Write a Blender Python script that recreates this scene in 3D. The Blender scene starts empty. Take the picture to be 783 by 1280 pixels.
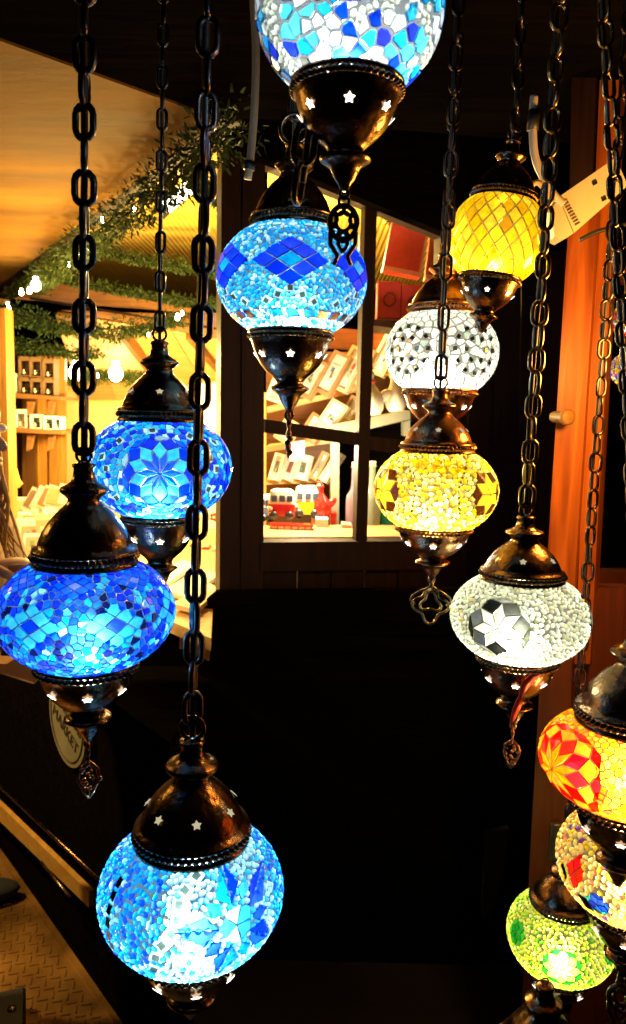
import bpy, math, random
import numpy as np
from mathutils import Vector, Matrix
random.seed(7); rng = np.random.default_rng(7)
C = bpy.context.scene.collection
SC = bpy.context.scene
PI = math.pi
# ------------------------------------------------------------------ camera
F = 950.0
PITCH = math.radians(7.5); ROLL = math.radians(1.4)
CAM = Vector((0, 0, 1.5))
fwd = Vector((0, math.cos(PITCH), -math.sin(PITCH)))
right0 = Vector((1, 0, 0)); up0 = right0.cross(fwd)
# rolled axes: world verticals run down and slightly left in the picture
RT = (right0*math.cos(ROLL) + up0*math.sin(ROLL)).normalized()
UP = (up0*math.cos(ROLL) - right0*math.sin(ROLL)).normalized()
cam_d = bpy.data.cameras.new('camera'); cam = bpy.data.objects.new('camera', cam_d); C.objects.link(cam)
cam.matrix_world = Matrix(((RT.x, UP.x, -fwd.x, CAM.x), (RT.y, UP.y, -fwd.y, CAM.y), (RT.z, UP.z, -fwd.z, CAM.z), (0, 0, 0, 1)))
cam_d.sensor_fit = 'VERTICAL'; cam_d.sensor_height = 36; cam_d.lens = F/1280*36
cam_d.clip_start = 0.02; cam_d.clip_end = 200
cam_d.dof.use_dof = True; cam_d.dof.focus_distance = 0.95; cam_d.dof.aperture_fstop = 9.0
SC.camera = cam

def ray(px, py):
    return (fwd + RT*((px-391.5)/F) - UP*((py-640)/F))
def onY(px, py, Y):
    d = ray(px, py); return CAM + d*(Y/d.y)
def onZ(px, py, z):
    d = ray(px, py); return CAM + d*((z-CAM.z)/d.z)
def onP(px, py, p0, n):
    d = ray(px, py); return CAM + d*((p0-CAM).dot(n)/d.dot(n))
def ppm(Y):            # metres per photo pixel at distance Y
    return Y/F

# ------------------------------------------------------------------ mesh builder
class MB:
    def __init__(s): s.v = []; s.f = []; s.c = []; s.smooth = []
    def add(s, vs, fs, col=None, smooth=False):
        o = len(s.v); s.v += [tuple(v) for v in vs]
        s.f += [tuple(i+o for i in f) for f in fs]; s.smooth += [smooth]*len(fs)
        s.c += [tuple(col) if col is not None else (1, 1, 1)]*len(vs)
    def box(s, c, size, rot=None, col=None):
        hx, hy, hz = size[0]/2, size[1]/2, size[2]/2
        M = rot if rot is not None else Matrix.Identity(3)
        vs = [Vector(c) + M @ Vector((x*hx, y*hy, z*hz)) for x in (-1, 1) for y in (-1, 1) for z in (-1, 1)]
        s.add(vs, [(0, 1, 3, 2), (4, 6, 7, 5), (0, 4, 5, 1), (2, 3, 7, 6), (0, 2, 6, 4), (1, 5, 7, 3)], col)
    def bbox(s, c, size, b=0.002, rot=None, col=None):      # box with chamfered edges
        M = rot if rot is not None else Matrix.Identity(3)
        h = [size[0]/2, size[1]/2, size[2]/2]; b = min(b, min(h)*0.8)
        vs = []; idx = {}
        for sx in (-1, 1):
            for sy in (-1, 1):
                for sz in (-1, 1):
                    for k in range(3):
                        p = [sx*h[0], sy*h[1], sz*h[2]]
                        for j in range(3):
                            if j != k: p[j] -= (sx, sy, sz)[j]*b
                        idx[(sx, sy, sz, k)] = len(vs); vs.append(Vector(c) + M @ Vector(p))
        fs = []
        for k in range(3):
            a, bb = [j for j in range(3) if j != k]
            for sg in (-1, 1):
                q = []
                for (u, w) in ((-1, -1), (1, -1), (1, 1), (-1, 1)):
                    t = [0, 0, 0]; t[k] = sg; t[a] = u; t[bb] = w; q.append(idx[(t[0], t[1], t[2], k)])
                fs.append(tuple(q))
        for k in range(3):
            a, bb = [j for j in range(3) if j != k]
            for u in (-1, 1):
                for w in (-1, 1):
                    q = []
                    for sg, kk in ((-1, a), (1, a), (1, bb), (-1, bb)):
                        t = [0, 0, 0]; t[k] = sg; t[a] = u; t[bb] = w; q.append(idx[(t[0], t[1], t[2], kk)])
                    fs.append(tuple(q))
        for sx in (-1, 1):
            for sy in (-1, 1):
                for sz in (-1, 1): fs.append(tuple(idx[(sx, sy, sz, k)] for k in range(3)))
        s.add(vs, fs, col)
    def prism(s, pts, ext, col=None):
        n = len(pts); e = Vector(ext)
        vs = [Vector(p) for p in pts] + [Vector(p)+e for p in pts]
        fs = [tuple(range(n)), tuple(range(2*n-1, n-1, -1))] + [(i, (i+1) % n, n+(i+1) % n, n+i) for i in range(n)]
        s.add(vs, fs, col)
    def tube(s, path, r, seg=8, closed=False, col=None, cap=True, nrm=None):
        path = [Vector(p) for p in path]; n = len(path); vs = []
        rr = r if hasattr(r, '__len__') else [r]*n
        prev = None
        for i, p in enumerate(path):
            if closed: t = path[(i+1) % n] - path[i-1]
            else: t = path[min(i+1, n-1)] - path[max(i-1, 0)]
            t.normalize()
            if prev is None:
                a = Vector((0, 0, 1)) if abs(t.z) < .9 else Vector((1, 0, 0))
                if nrm is not None: a = Vector(nrm)
                u = t.cross(a).normalized()
            else:
                u = (prev - t*prev.dot(t)).normalized()
            prev = u; w = t.cross(u)
            for k in range(seg):
                a = 2*PI*k/seg; vs.append(p + (u*math.cos(a) + w*math.sin(a))*rr[i])
        fs = []
        m = n if closed else n-1
        for i in range(m):
            j = (i+1) % n
            for k in range(seg):
                k2 = (k+1) % seg; fs.append((i*seg+k, i*seg+k2, j*seg+k2, j*seg+k))
        if cap and not closed: fs += [tuple(range(seg-1, -1, -1)), tuple((n-1)*seg+k for k in range(seg))]
        s.add(vs, fs, col, True)
    def lathe(s, prof, seg=48, c=(0, 0, 0), rot=None, col=None, ridge=0, rn=0, sx=1, sy=1):
        M = rot if rot is not None else Matrix.Identity(3); c = Vector(c); vs = []
        for (r, z) in prof:
            for k in range(seg):
                a = 2*PI*k/seg; q = r*(1 + ridge*math.cos(a*rn)) if rn else r
                vs.append(c + M @ Vector((q*math.cos(a)*sx, q*math.sin(a)*sy, z)))
        fs = []
        for i in range(len(prof)-1):
            for k in range(seg):
                k2 = (k+1) % seg; fs.append((i*seg+k, i*seg+k2, (i+1)*seg+k2, (i+1)*seg+k))
        s.add(vs, fs, col, True)
    def ball(s, c, r, seg=12, rings=8, rot=None, col=None):
        if not hasattr(r, '__len__'): r = (r, r, r)
        M = rot if rot is not None else Matrix.Identity(3)
        vs = []; fs = []
        for i in range(rings+1):
            t = PI*i/rings
            for k in range(seg):
                a = 2*PI*k/seg
                vs.append(Vector(c) + M @ Vector((r[0]*math.sin(t)*math.cos(a), r[1]*math.sin(t)*math.sin(a), r[2]*math.cos(t))))
        for i in range(rings):
            for k in range(seg):
                k2 = (k+1) % seg; fs.append((i*seg+k, (i+1)*seg+k, (i+1)*seg+k2, i*seg+k2))
        s.add(vs, fs, col, True)
    def build(s, name, mat, parent=None):
        me = bpy.data.meshes.new(name); me.from_pydata(s.v, [], s.f); me.update()
        me.polygons.foreach_set('use_smooth', s.smooth)
        at = me.color_attributes.new('tint', 'FLOAT_COLOR', 'POINT')
        arr = np.ones((len(s.v), 4), np.float32); arr[:, :3] = np.array(s.c, np.float32).reshape(-1, 3)
        at.data.foreach_set('color', arr.ravel())
        me.materials.append(mat)
        o = bpy.data.objects.new(name, me); C.objects.link(o)
        if parent: o.parent = parent
        return o

def tag(o, label=None, cat=None, group=None, kind=None):
    if label: o['label'] = label
    if cat: o['category'] = cat
    if group: o['group'] = group
    if kind: o['kind'] = kind
    return o
def empty(name, loc, label=None, cat=None, group=None, rot=(0, 0, 0)):
    o = bpy.data.objects.new(name, None); C.objects.link(o); o.location = loc; o.rotation_euler = rot
    o.empty_display_size = .05
    return tag(o, label, cat, group)

# ------------------------------------------------------------------ materials
def newmat(name):
    m = bpy.data.materials.new(name); m.use_nodes = True; nt = m.node_tree; nt.nodes.clear()
    out = nt.nodes.new('ShaderNodeOutputMaterial'); return m, nt, out
def pbr(name, col, rough=.5, metal=0, noise=0, scale=20, bump=0, bscale=60, emit=None, estr=0, coat=0, attr=False, stretch=None, spec=.5):
    m, nt, out = newmat(name); b = nt.nodes.new('ShaderNodeBsdfPrincipled'); nt.links.new(b.outputs[0], out.inputs[0])
    b.inputs['Base Color'].default_value = (*col, 1); b.inputs['Roughness'].default_value = rough; b.inputs['Metallic'].default_value = metal
    b.inputs['Coat Weight'].default_value = coat; b.inputs['Specular IOR Level'].default_value = spec
    tc = nt.nodes.new('ShaderNodeTexCoord'); mp = nt.nodes.new('ShaderNodeMapping'); nt.links.new(tc.outputs['Object'], mp.inputs[0])
    if stretch: mp.inputs['Scale'].default_value = stretch
    if attr or noise:
        src = None
        if attr:
            a = nt.nodes.new('ShaderNodeAttribute'); a.attribute_name = 'tint'; src = a.outputs['Color']
        if noise:
            n = nt.nodes.new('ShaderNodeTexNoise'); n.inputs['Scale'].default_value = scale; n.inputs['Detail'].default_value = 6
            nt.links.new(mp.outputs[0], n.inputs[0])
            mr = nt.nodes.new('ShaderNodeMapRange'); mr.inputs[1].default_value = .3; mr.inputs[2].default_value = .7
            mr.inputs[3].default_value = 1-noise; mr.inputs[4].default_value = 1+noise*.6
            nt.links.new(n.outputs[0], mr.inputs[0])
            mx = nt.nodes.new('ShaderNodeMix'); mx.data_type = 'RGBA'; mx.blend_type = 'MULTIPLY'; mx.inputs[0].default_value = 1
            if src: nt.links.new(src, mx.inputs[6])
            else: mx.inputs[6].default_value = (*col, 1)
            nt.links.new(mr.outputs[0], mx.inputs[7]); src = mx.outputs[2]
            rr = nt.nodes.new('ShaderNodeMapRange'); rr.inputs[3].default_value = max(.02, rough-.12); rr.inputs[4].default_value = min(1, rough+.15)
            nt.links.new(n.outputs[0], rr.inputs[0]); nt.links.new(rr.outputs[0], b.inputs['Roughness'])
        nt.links.new(src, b.inputs['Base Color'])
    if bump:
        n2 = nt.nodes.new('ShaderNodeTexNoise'); n2.inputs['Scale'].default_value = bscale; n2.inputs['Detail'].default_value = 4
        nt.links.new(mp.outputs[0], n2.inputs[0])
        bp = nt.nodes.new('ShaderNodeBump'); bp.inputs['Strength'].default_value = bump; bp.inputs['Distance'].default_value = .004
        nt.links.new(n2.outputs[0], bp.inputs['Height']); nt.links.new(bp.outputs[0], b.inputs['Normal'])
    if emit:
        b.inputs['Emission Color'].default_value = (*emit, 1); b.inputs['Emission Strength'].default_value = estr
    return m
def wood(name, c1, c2, axis=2, rough=.45, scale=9, coat=0, spec=.5):
    m, nt, out = newmat(name); b = nt.nodes.new('ShaderNodeBsdfPrincipled'); nt.links.new(b.outputs[0], out.inputs[0])
    b.inputs['Specular IOR Level'].default_value = spec; b.inputs['Roughness'].default_value = rough; b.inputs['Coat Weight'].default_value = coat; b.inputs['Coat Roughness'].default_value = .25
    tc = nt.nodes.new('ShaderNodeTexCoord'); mp = nt.nodes.new('ShaderNodeMapping'); nt.links.new(tc.outputs['Object'], mp.inputs[0])
    sc = [scale]*3; sc[axis] = scale*.07; mp.inputs['Scale'].default_value = sc
    n = nt.nodes.new('ShaderNodeTexNoise'); n.inputs['Scale'].default_value = 5; n.inputs['Detail'].default_value = 8; n.inputs['Distortion'].default_value = 1.2
    nt.links.new(mp.outputs[0], n.inputs[0])
    n3 = nt.nodes.new('ShaderNodeTexNoise'); n3.inputs['Scale'].default_value = 1.5; nt.links.new(tc.outputs['Object'], n3.inputs[0])
    ad = nt.nodes.new('ShaderNodeMath'); ad.operation = 'MULTIPLY_ADD'; ad.inputs[1].default_value = .45; nt.links.new(n3.outputs[0], ad.inputs[0]); nt.links.new(n.outputs[0], ad.inputs[2])
    cr = nt.nodes.new('ShaderNodeValToRGB'); cr.color_ramp.elements[0].position = .5; cr.color_ramp.elements[1].position = .92
    cr.color_ramp.elements[0].color = (*c1, 1); cr.color_ramp.elements[1].color = (*c2, 1)
    nt.links.new(ad.outputs[0], cr.inputs[0])
    at = nt.nodes.new('ShaderNodeAttribute'); at.attribute_name = 'tint'
    mx = nt.nodes.new('ShaderNodeMix'); mx.data_type = 'RGBA'; mx.blend_type = 'MULTIPLY'; mx.inputs[0].default_value = 1
    nt.links.new(cr.outputs[0], mx.inputs[6]); nt.links.new(at.outputs['Color'], mx.inputs[7]); nt.links.new(mx.outputs[2], b.inputs['Base Color'])
    bp = nt.nodes.new('ShaderNodeBump'); bp.inputs['Strength'].default_value = .25; bp.inputs['Distance'].default_value = .003
    nt.links.new(n.outputs[0], bp.inputs['Height']); nt.links.new(bp.outputs[0], b.inputs['Normal'])
    return m
def emis(name, col, s):
    m, nt, out = newmat(name); e = nt.nodes.new('ShaderNodeEmission'); e.inputs[0].default_value = (*col, 1); e.inputs[1].default_value = s
    nt.links.new(e.outputs[0], out.inputs[0]); return m
def tilemat():
    m, nt, out = newmat('mosaic_glass')
    at = nt.nodes.new('ShaderNodeAttribute'); at.attribute_name = 'tint'
    # slight streaks inside the stained glass
    tc = nt.nodes.new('ShaderNodeTexCoord'); n = nt.nodes.new('ShaderNodeTexNoise'); n.inputs['Scale'].default_value = 130; n.inputs['Detail'].default_value = 3
    nt.links.new(tc.outputs['Object'], n.inputs[0])
    mr = nt.nodes.new('ShaderNodeMapRange'); mr.inputs[1].default_value = .3; mr.inputs[2].default_value = .7; mr.inputs[3].default_value = .62; mr.inputs[4].default_value = 1.05
    nt.links.new(n.outputs[0], mr.inputs[0])
    mx = nt.nodes.new('ShaderNodeMix'); mx.data_type = 'RGBA'; mx.blend_type = 'MULTIPLY'; mx.inputs[0].default_value = 1
    nt.links.new(at.outputs['Color'], mx.inputs[6]); nt.links.new(mr.outputs[0], mx.inputs[7])
    tl = nt.nodes.new('ShaderNodeBsdfTranslucent'); nt.links.new(mx.outputs[2], tl.inputs[0])
    tr = nt.nodes.new('ShaderNodeBsdfTransparent'); nt.links.new(mx.outputs[2], tr.inputs[0])
    df = nt.nodes.new('ShaderNodeBsdfDiffuse'); nt.links.new(mx.outputs[2], df.inputs[0])
    rf_ = nt.nodes.new('ShaderNodeBsdfRefraction'); rf_.inputs['Roughness'].default_value = .75; rf_.inputs['IOR'].default_value = 1.35; nt.links.new(mx.outputs[2], rf_.inputs[0])
    m0 = nt.nodes.new('ShaderNodeMixShader'); m0.inputs[0].default_value = .52; nt.links.new(tl.outputs[0], m0.inputs[1]); nt.links.new(rf_.outputs[0], m0.inputs[2])
    m1 = nt.nodes.new('ShaderNodeMixShader'); m1.inputs[0].default_value = .20; nt.links.new(m0.outputs[0], m1.inputs[1]); nt.links.new(tr.outputs[0], m1.inputs[2])
    m2 = nt.nodes.new('ShaderNodeMixShader'); m2.inputs[0].default_value = .02; nt.links.new(m1.outputs[0], m2.inputs[1]); nt.links.new(df.outputs[0], m2.inputs[2])
    gl = nt.nodes.new('ShaderNodeBsdfGlossy'); gl.inputs['Roughness'].default_value = .12
    fr = nt.nodes.new('ShaderNodeFresnel'); fr.inputs[0].default_value = 1.45
    m3 = nt.nodes.new('ShaderNodeMixShader'); nt.links.new(fr.outputs[0], m3.inputs[0]); nt.links.new(m2.outputs[0], m3.inputs[1]); nt.links.new(gl.outputs[0], m3.inputs[2])
    nt.links.new(m3.outputs[0], out.inputs[0]); return m
def groutmat(name, col, transp):
    m, nt, out = newmat(name)
    tl = nt.nodes.new('ShaderNodeBsdfTranslucent'); tl.inputs[0].default_value = (*col, 1)
    tr = nt.nodes.new('ShaderNodeBsdfTransparent')
    m1 = nt.nodes.new('ShaderNodeMixShader'); m1.inputs[0].default_value = transp
    nt.links.new(tl.outputs[0], m1.inputs[1]); nt.links.new(tr.outputs[0], m1.inputs[2]); nt.links.new(m1.outputs[0], out.inputs[0]); return m
def glassy(name, col, rough=.08, transp=.6):
    m, nt, out = newmat(name)
    b = nt.nodes.new('ShaderNodeBsdfPrincipled'); b.inputs['Base Color'].default_value = (*col, 1); b.inputs['Roughness'].default_value = rough
    tr = nt.nodes.new('ShaderNodeBsdfTransparent'); tr.inputs[0].default_value = (*[min(1, c*1.2+.1) for c in col], 1)
    m1 = nt.nodes.new('ShaderNodeMixShader'); m1.inputs[0].default_value = transp
    nt.links.new(b.outputs[0], m1.inputs[1]); nt.links.new(tr.outputs[0], m1.inputs[2]); nt.links.new(m1.outputs[0], out.inputs[0]); return m

TILE = tilemat()
BRONZE = pbr('aged_bronze', (.17, .095, .045), .23, 1, noise=.5, scale=40, bump=.25, bscale=120)
COPPER = pbr('copper_bronze', (.34, .15, .06), .27, 1, noise=.4, scale=40, bump=.25, bscale=120)
DARKM = pbr('dark_chain_metal', (.07, .05, .04), .3, 1, noise=.4, scale=60)
BRASSM = pbr('brass_chain_metal', (.24, .17, .08), .28, 1, noise=.4, scale=60)
CABLE = pbr('cable_black', (.012, .012, .012), .45)
STAR = emis('star_opening_light', (1, .9, .72), 5.0)
STARDIM = emis('cap_star_glow', (1, .85, .55), .55)  # dim emission stands in for light reflected off the cap stars
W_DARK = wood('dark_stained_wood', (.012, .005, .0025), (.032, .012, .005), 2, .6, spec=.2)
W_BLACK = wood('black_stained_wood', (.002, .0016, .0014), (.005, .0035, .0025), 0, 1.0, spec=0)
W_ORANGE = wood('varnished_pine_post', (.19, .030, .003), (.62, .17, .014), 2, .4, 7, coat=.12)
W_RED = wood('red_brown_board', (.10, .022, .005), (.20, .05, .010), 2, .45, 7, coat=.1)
W_PINEX = wood('pine_board_x', (.50, .30, .10), (.70, .46, .18), 0, .5)
W_PINEZ = wood('pine_board_z', (.22, .10, .02), (.42, .22, .05), 2, .5)
W_BROWNX = wood('brown_board_x', (.13, .05, .015), (.26, .12, .035), 0, .5)
W_PLY = pbr('plywood_flap', (.20, .10, .014), .75, noise=.45, scale=2.2, bump=.5, bscale=9, stretch=(1, 2.6, 1), spec=.1)
CREAM = pbr('cream_wall', (.80, .60, .25), .7, noise=.12, scale=3)
WHITE = pbr('white_card', (.82, .80, .74), .5, noise=.05, scale=10)
PAINT = pbr('glazed_paint', (1, 1, 1), .2, attr=True, coat=.3)
MATTE = pbr('printed_card', (1, 1, 1), .6, attr=True, noise=.15, scale=60)
SKIN = pbr('skin', (.62, .36, .24), .5, noise=.08, scale=30)
HAIR = pbr('blonde_hair', (.48, .31, .12), .45, noise=.35, scale=50, stretch=(6, 6, .4), bump=.6, bscale=40)
COATM = pbr('beige_wool', (.55, .40, .24), .9, noise=.15, scale=60, bump=.4, bscale=200)
BLACKF = pbr('black_fabric', (.01, .01, .01), .9)
LEAF = pbr('garland_leaf', (1, 1, 1), .65, attr=True, spec=.2)
BULB = emis('warm_bulb', (1, .86, .55), 30)
TUBE = emis('tube_lamp_light', (1, .93, .7), 14)

# yellow ribbed ceiling panel
def ribmat():
    m = pbr('yellow_ribbed_panel', (.66, .46, .08), .6, noise=.12, scale=4)
    nt = m.node_tree; b = [n for n in nt.nodes if n.type == 'BSDF_PRINCIPLED'][0]
    tc = nt.nodes.new('ShaderNodeTexCoord'); w = nt.nodes.new('ShaderNodeTexWave'); w.inputs['Scale'].default_value = 14; w.inputs['Distortion'].default_value = .4
    nt.links.new(tc.outputs['Object'], w.inputs[0]); bp = nt.nodes.new('ShaderNodeBump'); bp.inputs['Strength'].default_value = .6; bp.inputs['Distance'].default_value = .01
    nt.links.new(w.outputs[1], bp.inputs['Height']); nt.links.new(bp.outputs[0], b.inputs['Normal']); return m
RIB = ribmat()

# ------------------------------------------------------------------ mosaic lanterns
class Globe:
    def __init__(s, R, h, pt, pb, e=1.0):
        s.R, s.h, s.e = R, h, e
        # latitude limits from the cut radii
        s.ft = math.acos(min(1, pt)**(1/e)); s.fb = -math.acos(min(1, pb)**(1/e))
    def p(s, th, f, off=0):
        f = max(-1.55, min(1.55, f)); c = math.cos(f)**s.e; sn = (abs(math.sin(f))**s.e)*(1 if f >= 0 else -1)
        r = s.R*c; z = s.h*sn
        nr = c**(2/s.e-1)/s.R if s.e != 1 else math.cos(f)/s.R
        nz = sn/s.h if s.e == 1 else (abs(sn)**(2/s.e-1))*(1 if sn >= 0 else -1)/s.h
        L = math.hypot(nr, nz) or 1; nr /= L; nz /= L
        return Vector(((r+nr*off)*math.cos(th), (r+nr*off)*math.sin(th), z+nz*off))
    def nrm(s, th, f):
        return (s.p(th, f, .001)-s.p(th, f, 0)).normalized()
    def zt(s): return s.p(0, s.ft).z
    def zb(s): return s.p(0, s.fb).z
    def arc(s, f):   # arclength per radian
        a = s.p(0, f-.01); b = s.p(0, f+.01); return (a-b).length/.02
    def r(s, f): q = s.p(0, f); return q.x
    def chart(s, th0, f0, a, b):
        f = f0 + b/s.arc(f0+ .5*b/s.arc(f0)); f = max(-1.5, min(1.5, f))
        return th0 + a/max(s.r(f), s.R*.25), f

class Mosaic:
    def __init__(s, g, th0, seed=1):
        s.g = g; s.th0 = th0; s.mb = MB(); s.polys = []; s.rnd = random.Random(seed); s.u = g.R
    def jit(s, c, j=.12):
        k = 1+s.rnd.uniform(-j, j)*1.6; mc = max(c)*.13; return tuple(max(.003, min(1, x*k+s.rnd.uniform(-j, j)*mc)) for x in c)
    def tile(s, pts, col, th0=0, f0=0, t=.0023, inset=.06, jit=.12, gap=.0006):
        """pts: local 2D metres around (th0,f0)"""
        cx = sum(p[0] for p in pts)/len(pts); cy = sum(p[1] for p in pts)/len(pts)
        g = s.g; q = []
        for (x, y) in pts:
            d = math.hypot(x-cx, y-cy) or 1; k = max(.4, (d-gap)/d); q.append((cx+(x-cx)*k, cy+(y-cy)*k))
        tf = [g.chart(s.th0+th0, f0, x, y) for (x, y) in q]
        if min(f for _, f in tf) < g.fb-.02 or max(f for _, f in tf) > g.ft+.05: return
        s.polys.append([((th - s.th0), f) for th, f in [g.chart(s.th0+th0, f0, x, y) for (x, y) in pts]])
        base = [g.p(th, f, .0003) for th, f in tf]
        tf2 = [g.chart(s.th0+th0, f0, cx+(x-cx)*(1-inset), cy+(y-cy)*(1-inset)) for (x, y) in q]
        top = [g.p(th, f, t) for th, f in tf2]
        n = len(pts); c = s.jit(col, jit)
        s.mb.add(base+top, [(i, (i+1) % n, n+(i+1) % n, n+i) for i in range(n)] + [tuple(range(n, 2*n))], c)
    def rosette(s, th0, f0, n, size, cols, rot=0, sq=1.0):
        L = [[(0, 0)]*n, [(size*math.cos(rot+2*PI*j/n), size*math.sin(rot+2*PI*j/n)*sq) for j in range(n)]]
        K = len(cols)
        s.mb.add(*s.stud(th0, f0, size*.17), s.jit(cols[0] if not isinstance(cols[0], list) else cols[0][0], .1), True)
        for k in range(K):
            A = L[k]; B = L[k+1]
            sh = 1 if k > 0 else 0
            N = [(B[j][0]+B[(j+1) % n][0]-A[(j+sh) % n][0], B[j][1]+B[(j+1) % n][1]-A[(j+sh) % n][1]) for j in range(n)]
            L.append(N)
            for j in range(n):
                if cols[k] is None: continue
                c = cols[k][j % len(cols[k])] if isinstance(cols[k], list) else cols[k]
                if c is None: continue
                s.tile([A[(j+sh) % n], B[j], N[j], B[(j+1) % n]], c, th0, f0)
    def stud(s, th0, f0, r):
        g = s.g; T = s.th0+th0; o = g.p(T, f0, .0024); n = g.nrm(T, f0); u = Vector((-math.sin(T), math.cos(T), 0)); w = n.cross(u); vs = []
        for (rr, hh) in ((1, 0), (.7, .6)):
            for k in range(8): a = 2*PI*k/8; vs.append(o+(u*math.cos(a)+w*math.sin(a))*r*rr+n*hh*r*.8)
        vs.append(o+n*r*.8)
        return vs, [(k, (k+1) % 8, 8+(k+1) % 8, 8+k) for k in range(8)]+[(8+k, 8+(k+1) % 8, 16) for k in range(8)]
    def diamond(s, th0, f0, w, h, colout, colin, n=3):
        for i in range(n):
            for j in range(n):
                u = (i-(n-1)/2); v = (j-(n-1)/2)
                cx = (u+v)*w/2; cy = (u-v)*h/2
                c = colin if (i == n//2 and j == n//2) else colout
                s.tile([(cx-w/2, cy), (cx, cy-h/2), (cx+w/2, cy), (cx, cy+h/2)], c, th0, f0)
    def mirror(s, th0, f0, a, b, sz, rot, frame=(.85, .85, .78), core=(.14, .12, .08)):
        def sq(k): return [(a+sz*k*math.cos(rot+PI/4+PI/2*i), b+sz*k*math.sin(rot+PI/4+PI/2*i)) for i in range(4)]
        s.tile(sq(.7), frame, th0, f0, t=.0020)
        s.polys.pop() if False else None
        g = s.g; pts = sq(.36)
        tf = [g.chart(s.th0+th0, f0, x, y) for (x, y) in pts]
        if min(f for _, f in tf) < g.fb or max(f for _, f in tf) > g.ft: return
        s.mb.add([g.p(th, f, .0025) for th, f in tf], [(0, 1, 2, 3)], core)
    def mirrors_path(s, pts, sz, **kw):
        for i in range(len(pts)-1):
            (x0, y0), (x1, y1) = pts[i], pts[i+1]; L = math.hypot(x1-x0, y1-y0); n = max(1, round(L/(sz*1.12)))
            for k in range(n):
                t = (k+.5)/n; s.mirror(0, 0, x0+(x1-x0)*t, y0+(y1-y0)*t, sz, math.atan2(y1-y0, x1-x0)+s.rnd.uniform(-.15, .15), **kw)
    def inside(s, th, f, m=0):
        th = (th+PI) % (2*PI)-PI
        for P in s.bb:
            x0, x1, y0, y1, poly = P
            if th < x0-m or th > x1+m or f < y0-m or f > y1+m: continue
            c = False; n = len(poly); j = n-1
            for i in range(n):
                xi, yi = poly[i]; xj, yj = poly[j]
                if (yi > f) != (yj > f) and th < (xj-xi)*(f-yi)/(yj-yi)+xi: c = not c
                j = i
            if c: return True
        return False
    def finish(s):
        s.bb = []
        for P in s.polys:
            xs = [p[0] for p in P]; ys = [p[1] for p in P]
            s.bb.append((min(xs), max(xs), min(ys), max(ys), P))
            for sh in (-2*PI, 2*PI):
                if max(xs) > PI or min(xs) < -PI: s.bb.append((min(xs)+sh, max(xs)+sh, min(ys), max(ys), [(x+sh, y) for x, y in P]))
    def sites(s, d, tries=9):
        """poisson darts over the surface, returns (th rel, f)"""
        g = s.g; cell = d; grid = {}; out = []
        fs = np.linspace(g.fb, g.ft, 40); area = sum(2*PI*g.r(f)*g.arc(f)*(g.ft-g.fb)/40 for f in fs)
        N = int(area/(d*d)*tries); wmax = max(g.r(f)*g.arc(f) for f in fs)
        P3 = []
        for _ in range(N*2):
            f = s.rnd.uniform(g.fb+.01, g.ft-.01)
            if s.rnd.random()*wmax > g.r(f)*g.arc(f): continue
            th = s.rnd.uniform(-PI, PI)
            if s.inside(th, f): continue
            p = g.p(th, f); key = (int(p.x//cell), int(p.y//cell), int(p.z//cell)); ok = True
            for a in (-1, 0, 1):
                for b in (-1, 0, 1):
                    for c in (-1, 0, 1):
                        for q in grid.get((key[0]+a, key[1]+b, key[2]+c), ()):
                            if (q-p).length_squared < d*d: ok = False; break
                        if not ok: break
                    if not ok: break
                if not ok: break
            if ok: grid.setdefault(key, []).append(p); out.append((th, f))
        return out
    def beads(s, d, colf, flat=.75, sizej=.15):
        s.finish(); seg = 8
        for (th, f) in s.sites(d*.80, 12):
            col = colf(th, f)
            if col is None: continue
            r = d*.56*(1+s.rnd.uniform(-sizej, sizej*.6)); g = s.g; T = s.th0+th
            o = g.p(T, f, 0); n = g.nrm(T, f); u = Vector((-math.sin(T), math.cos(T), 0)); w = n.cross(u)
            vs = []
            el = 1+s.rnd.uniform(0, .35); ph = s.rnd.uniform(0, PI)
            for (rr, hh) in ((1, .15), (.82, .62), (.45, .93)):
                for k in range(seg):
                    a = 2*PI*k/seg; x = rr*math.cos(a)*el; y = rr*math.sin(a)/el
                    vs.append(o + (u*(x*math.cos(ph)-y*math.sin(ph)) + w*(x*math.sin(ph)+y*math.cos(ph)))*r + n*(hh*r*flat))
            vs.append(o+n*(r*flat))
            fs = []
            for i in range(2):
                for k in range(seg):
                    k2 = (k+1) % seg; fs.append((i*seg+k, i*seg+k2, (i+1)*seg+k2, (i+1)*seg+k))
            fs += [(2*seg+k, 2*seg+(k+1) % seg, 3*seg) for k in range(seg)]
            s.mb.add(vs, fs, s.jit(col, .1), True)
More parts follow.
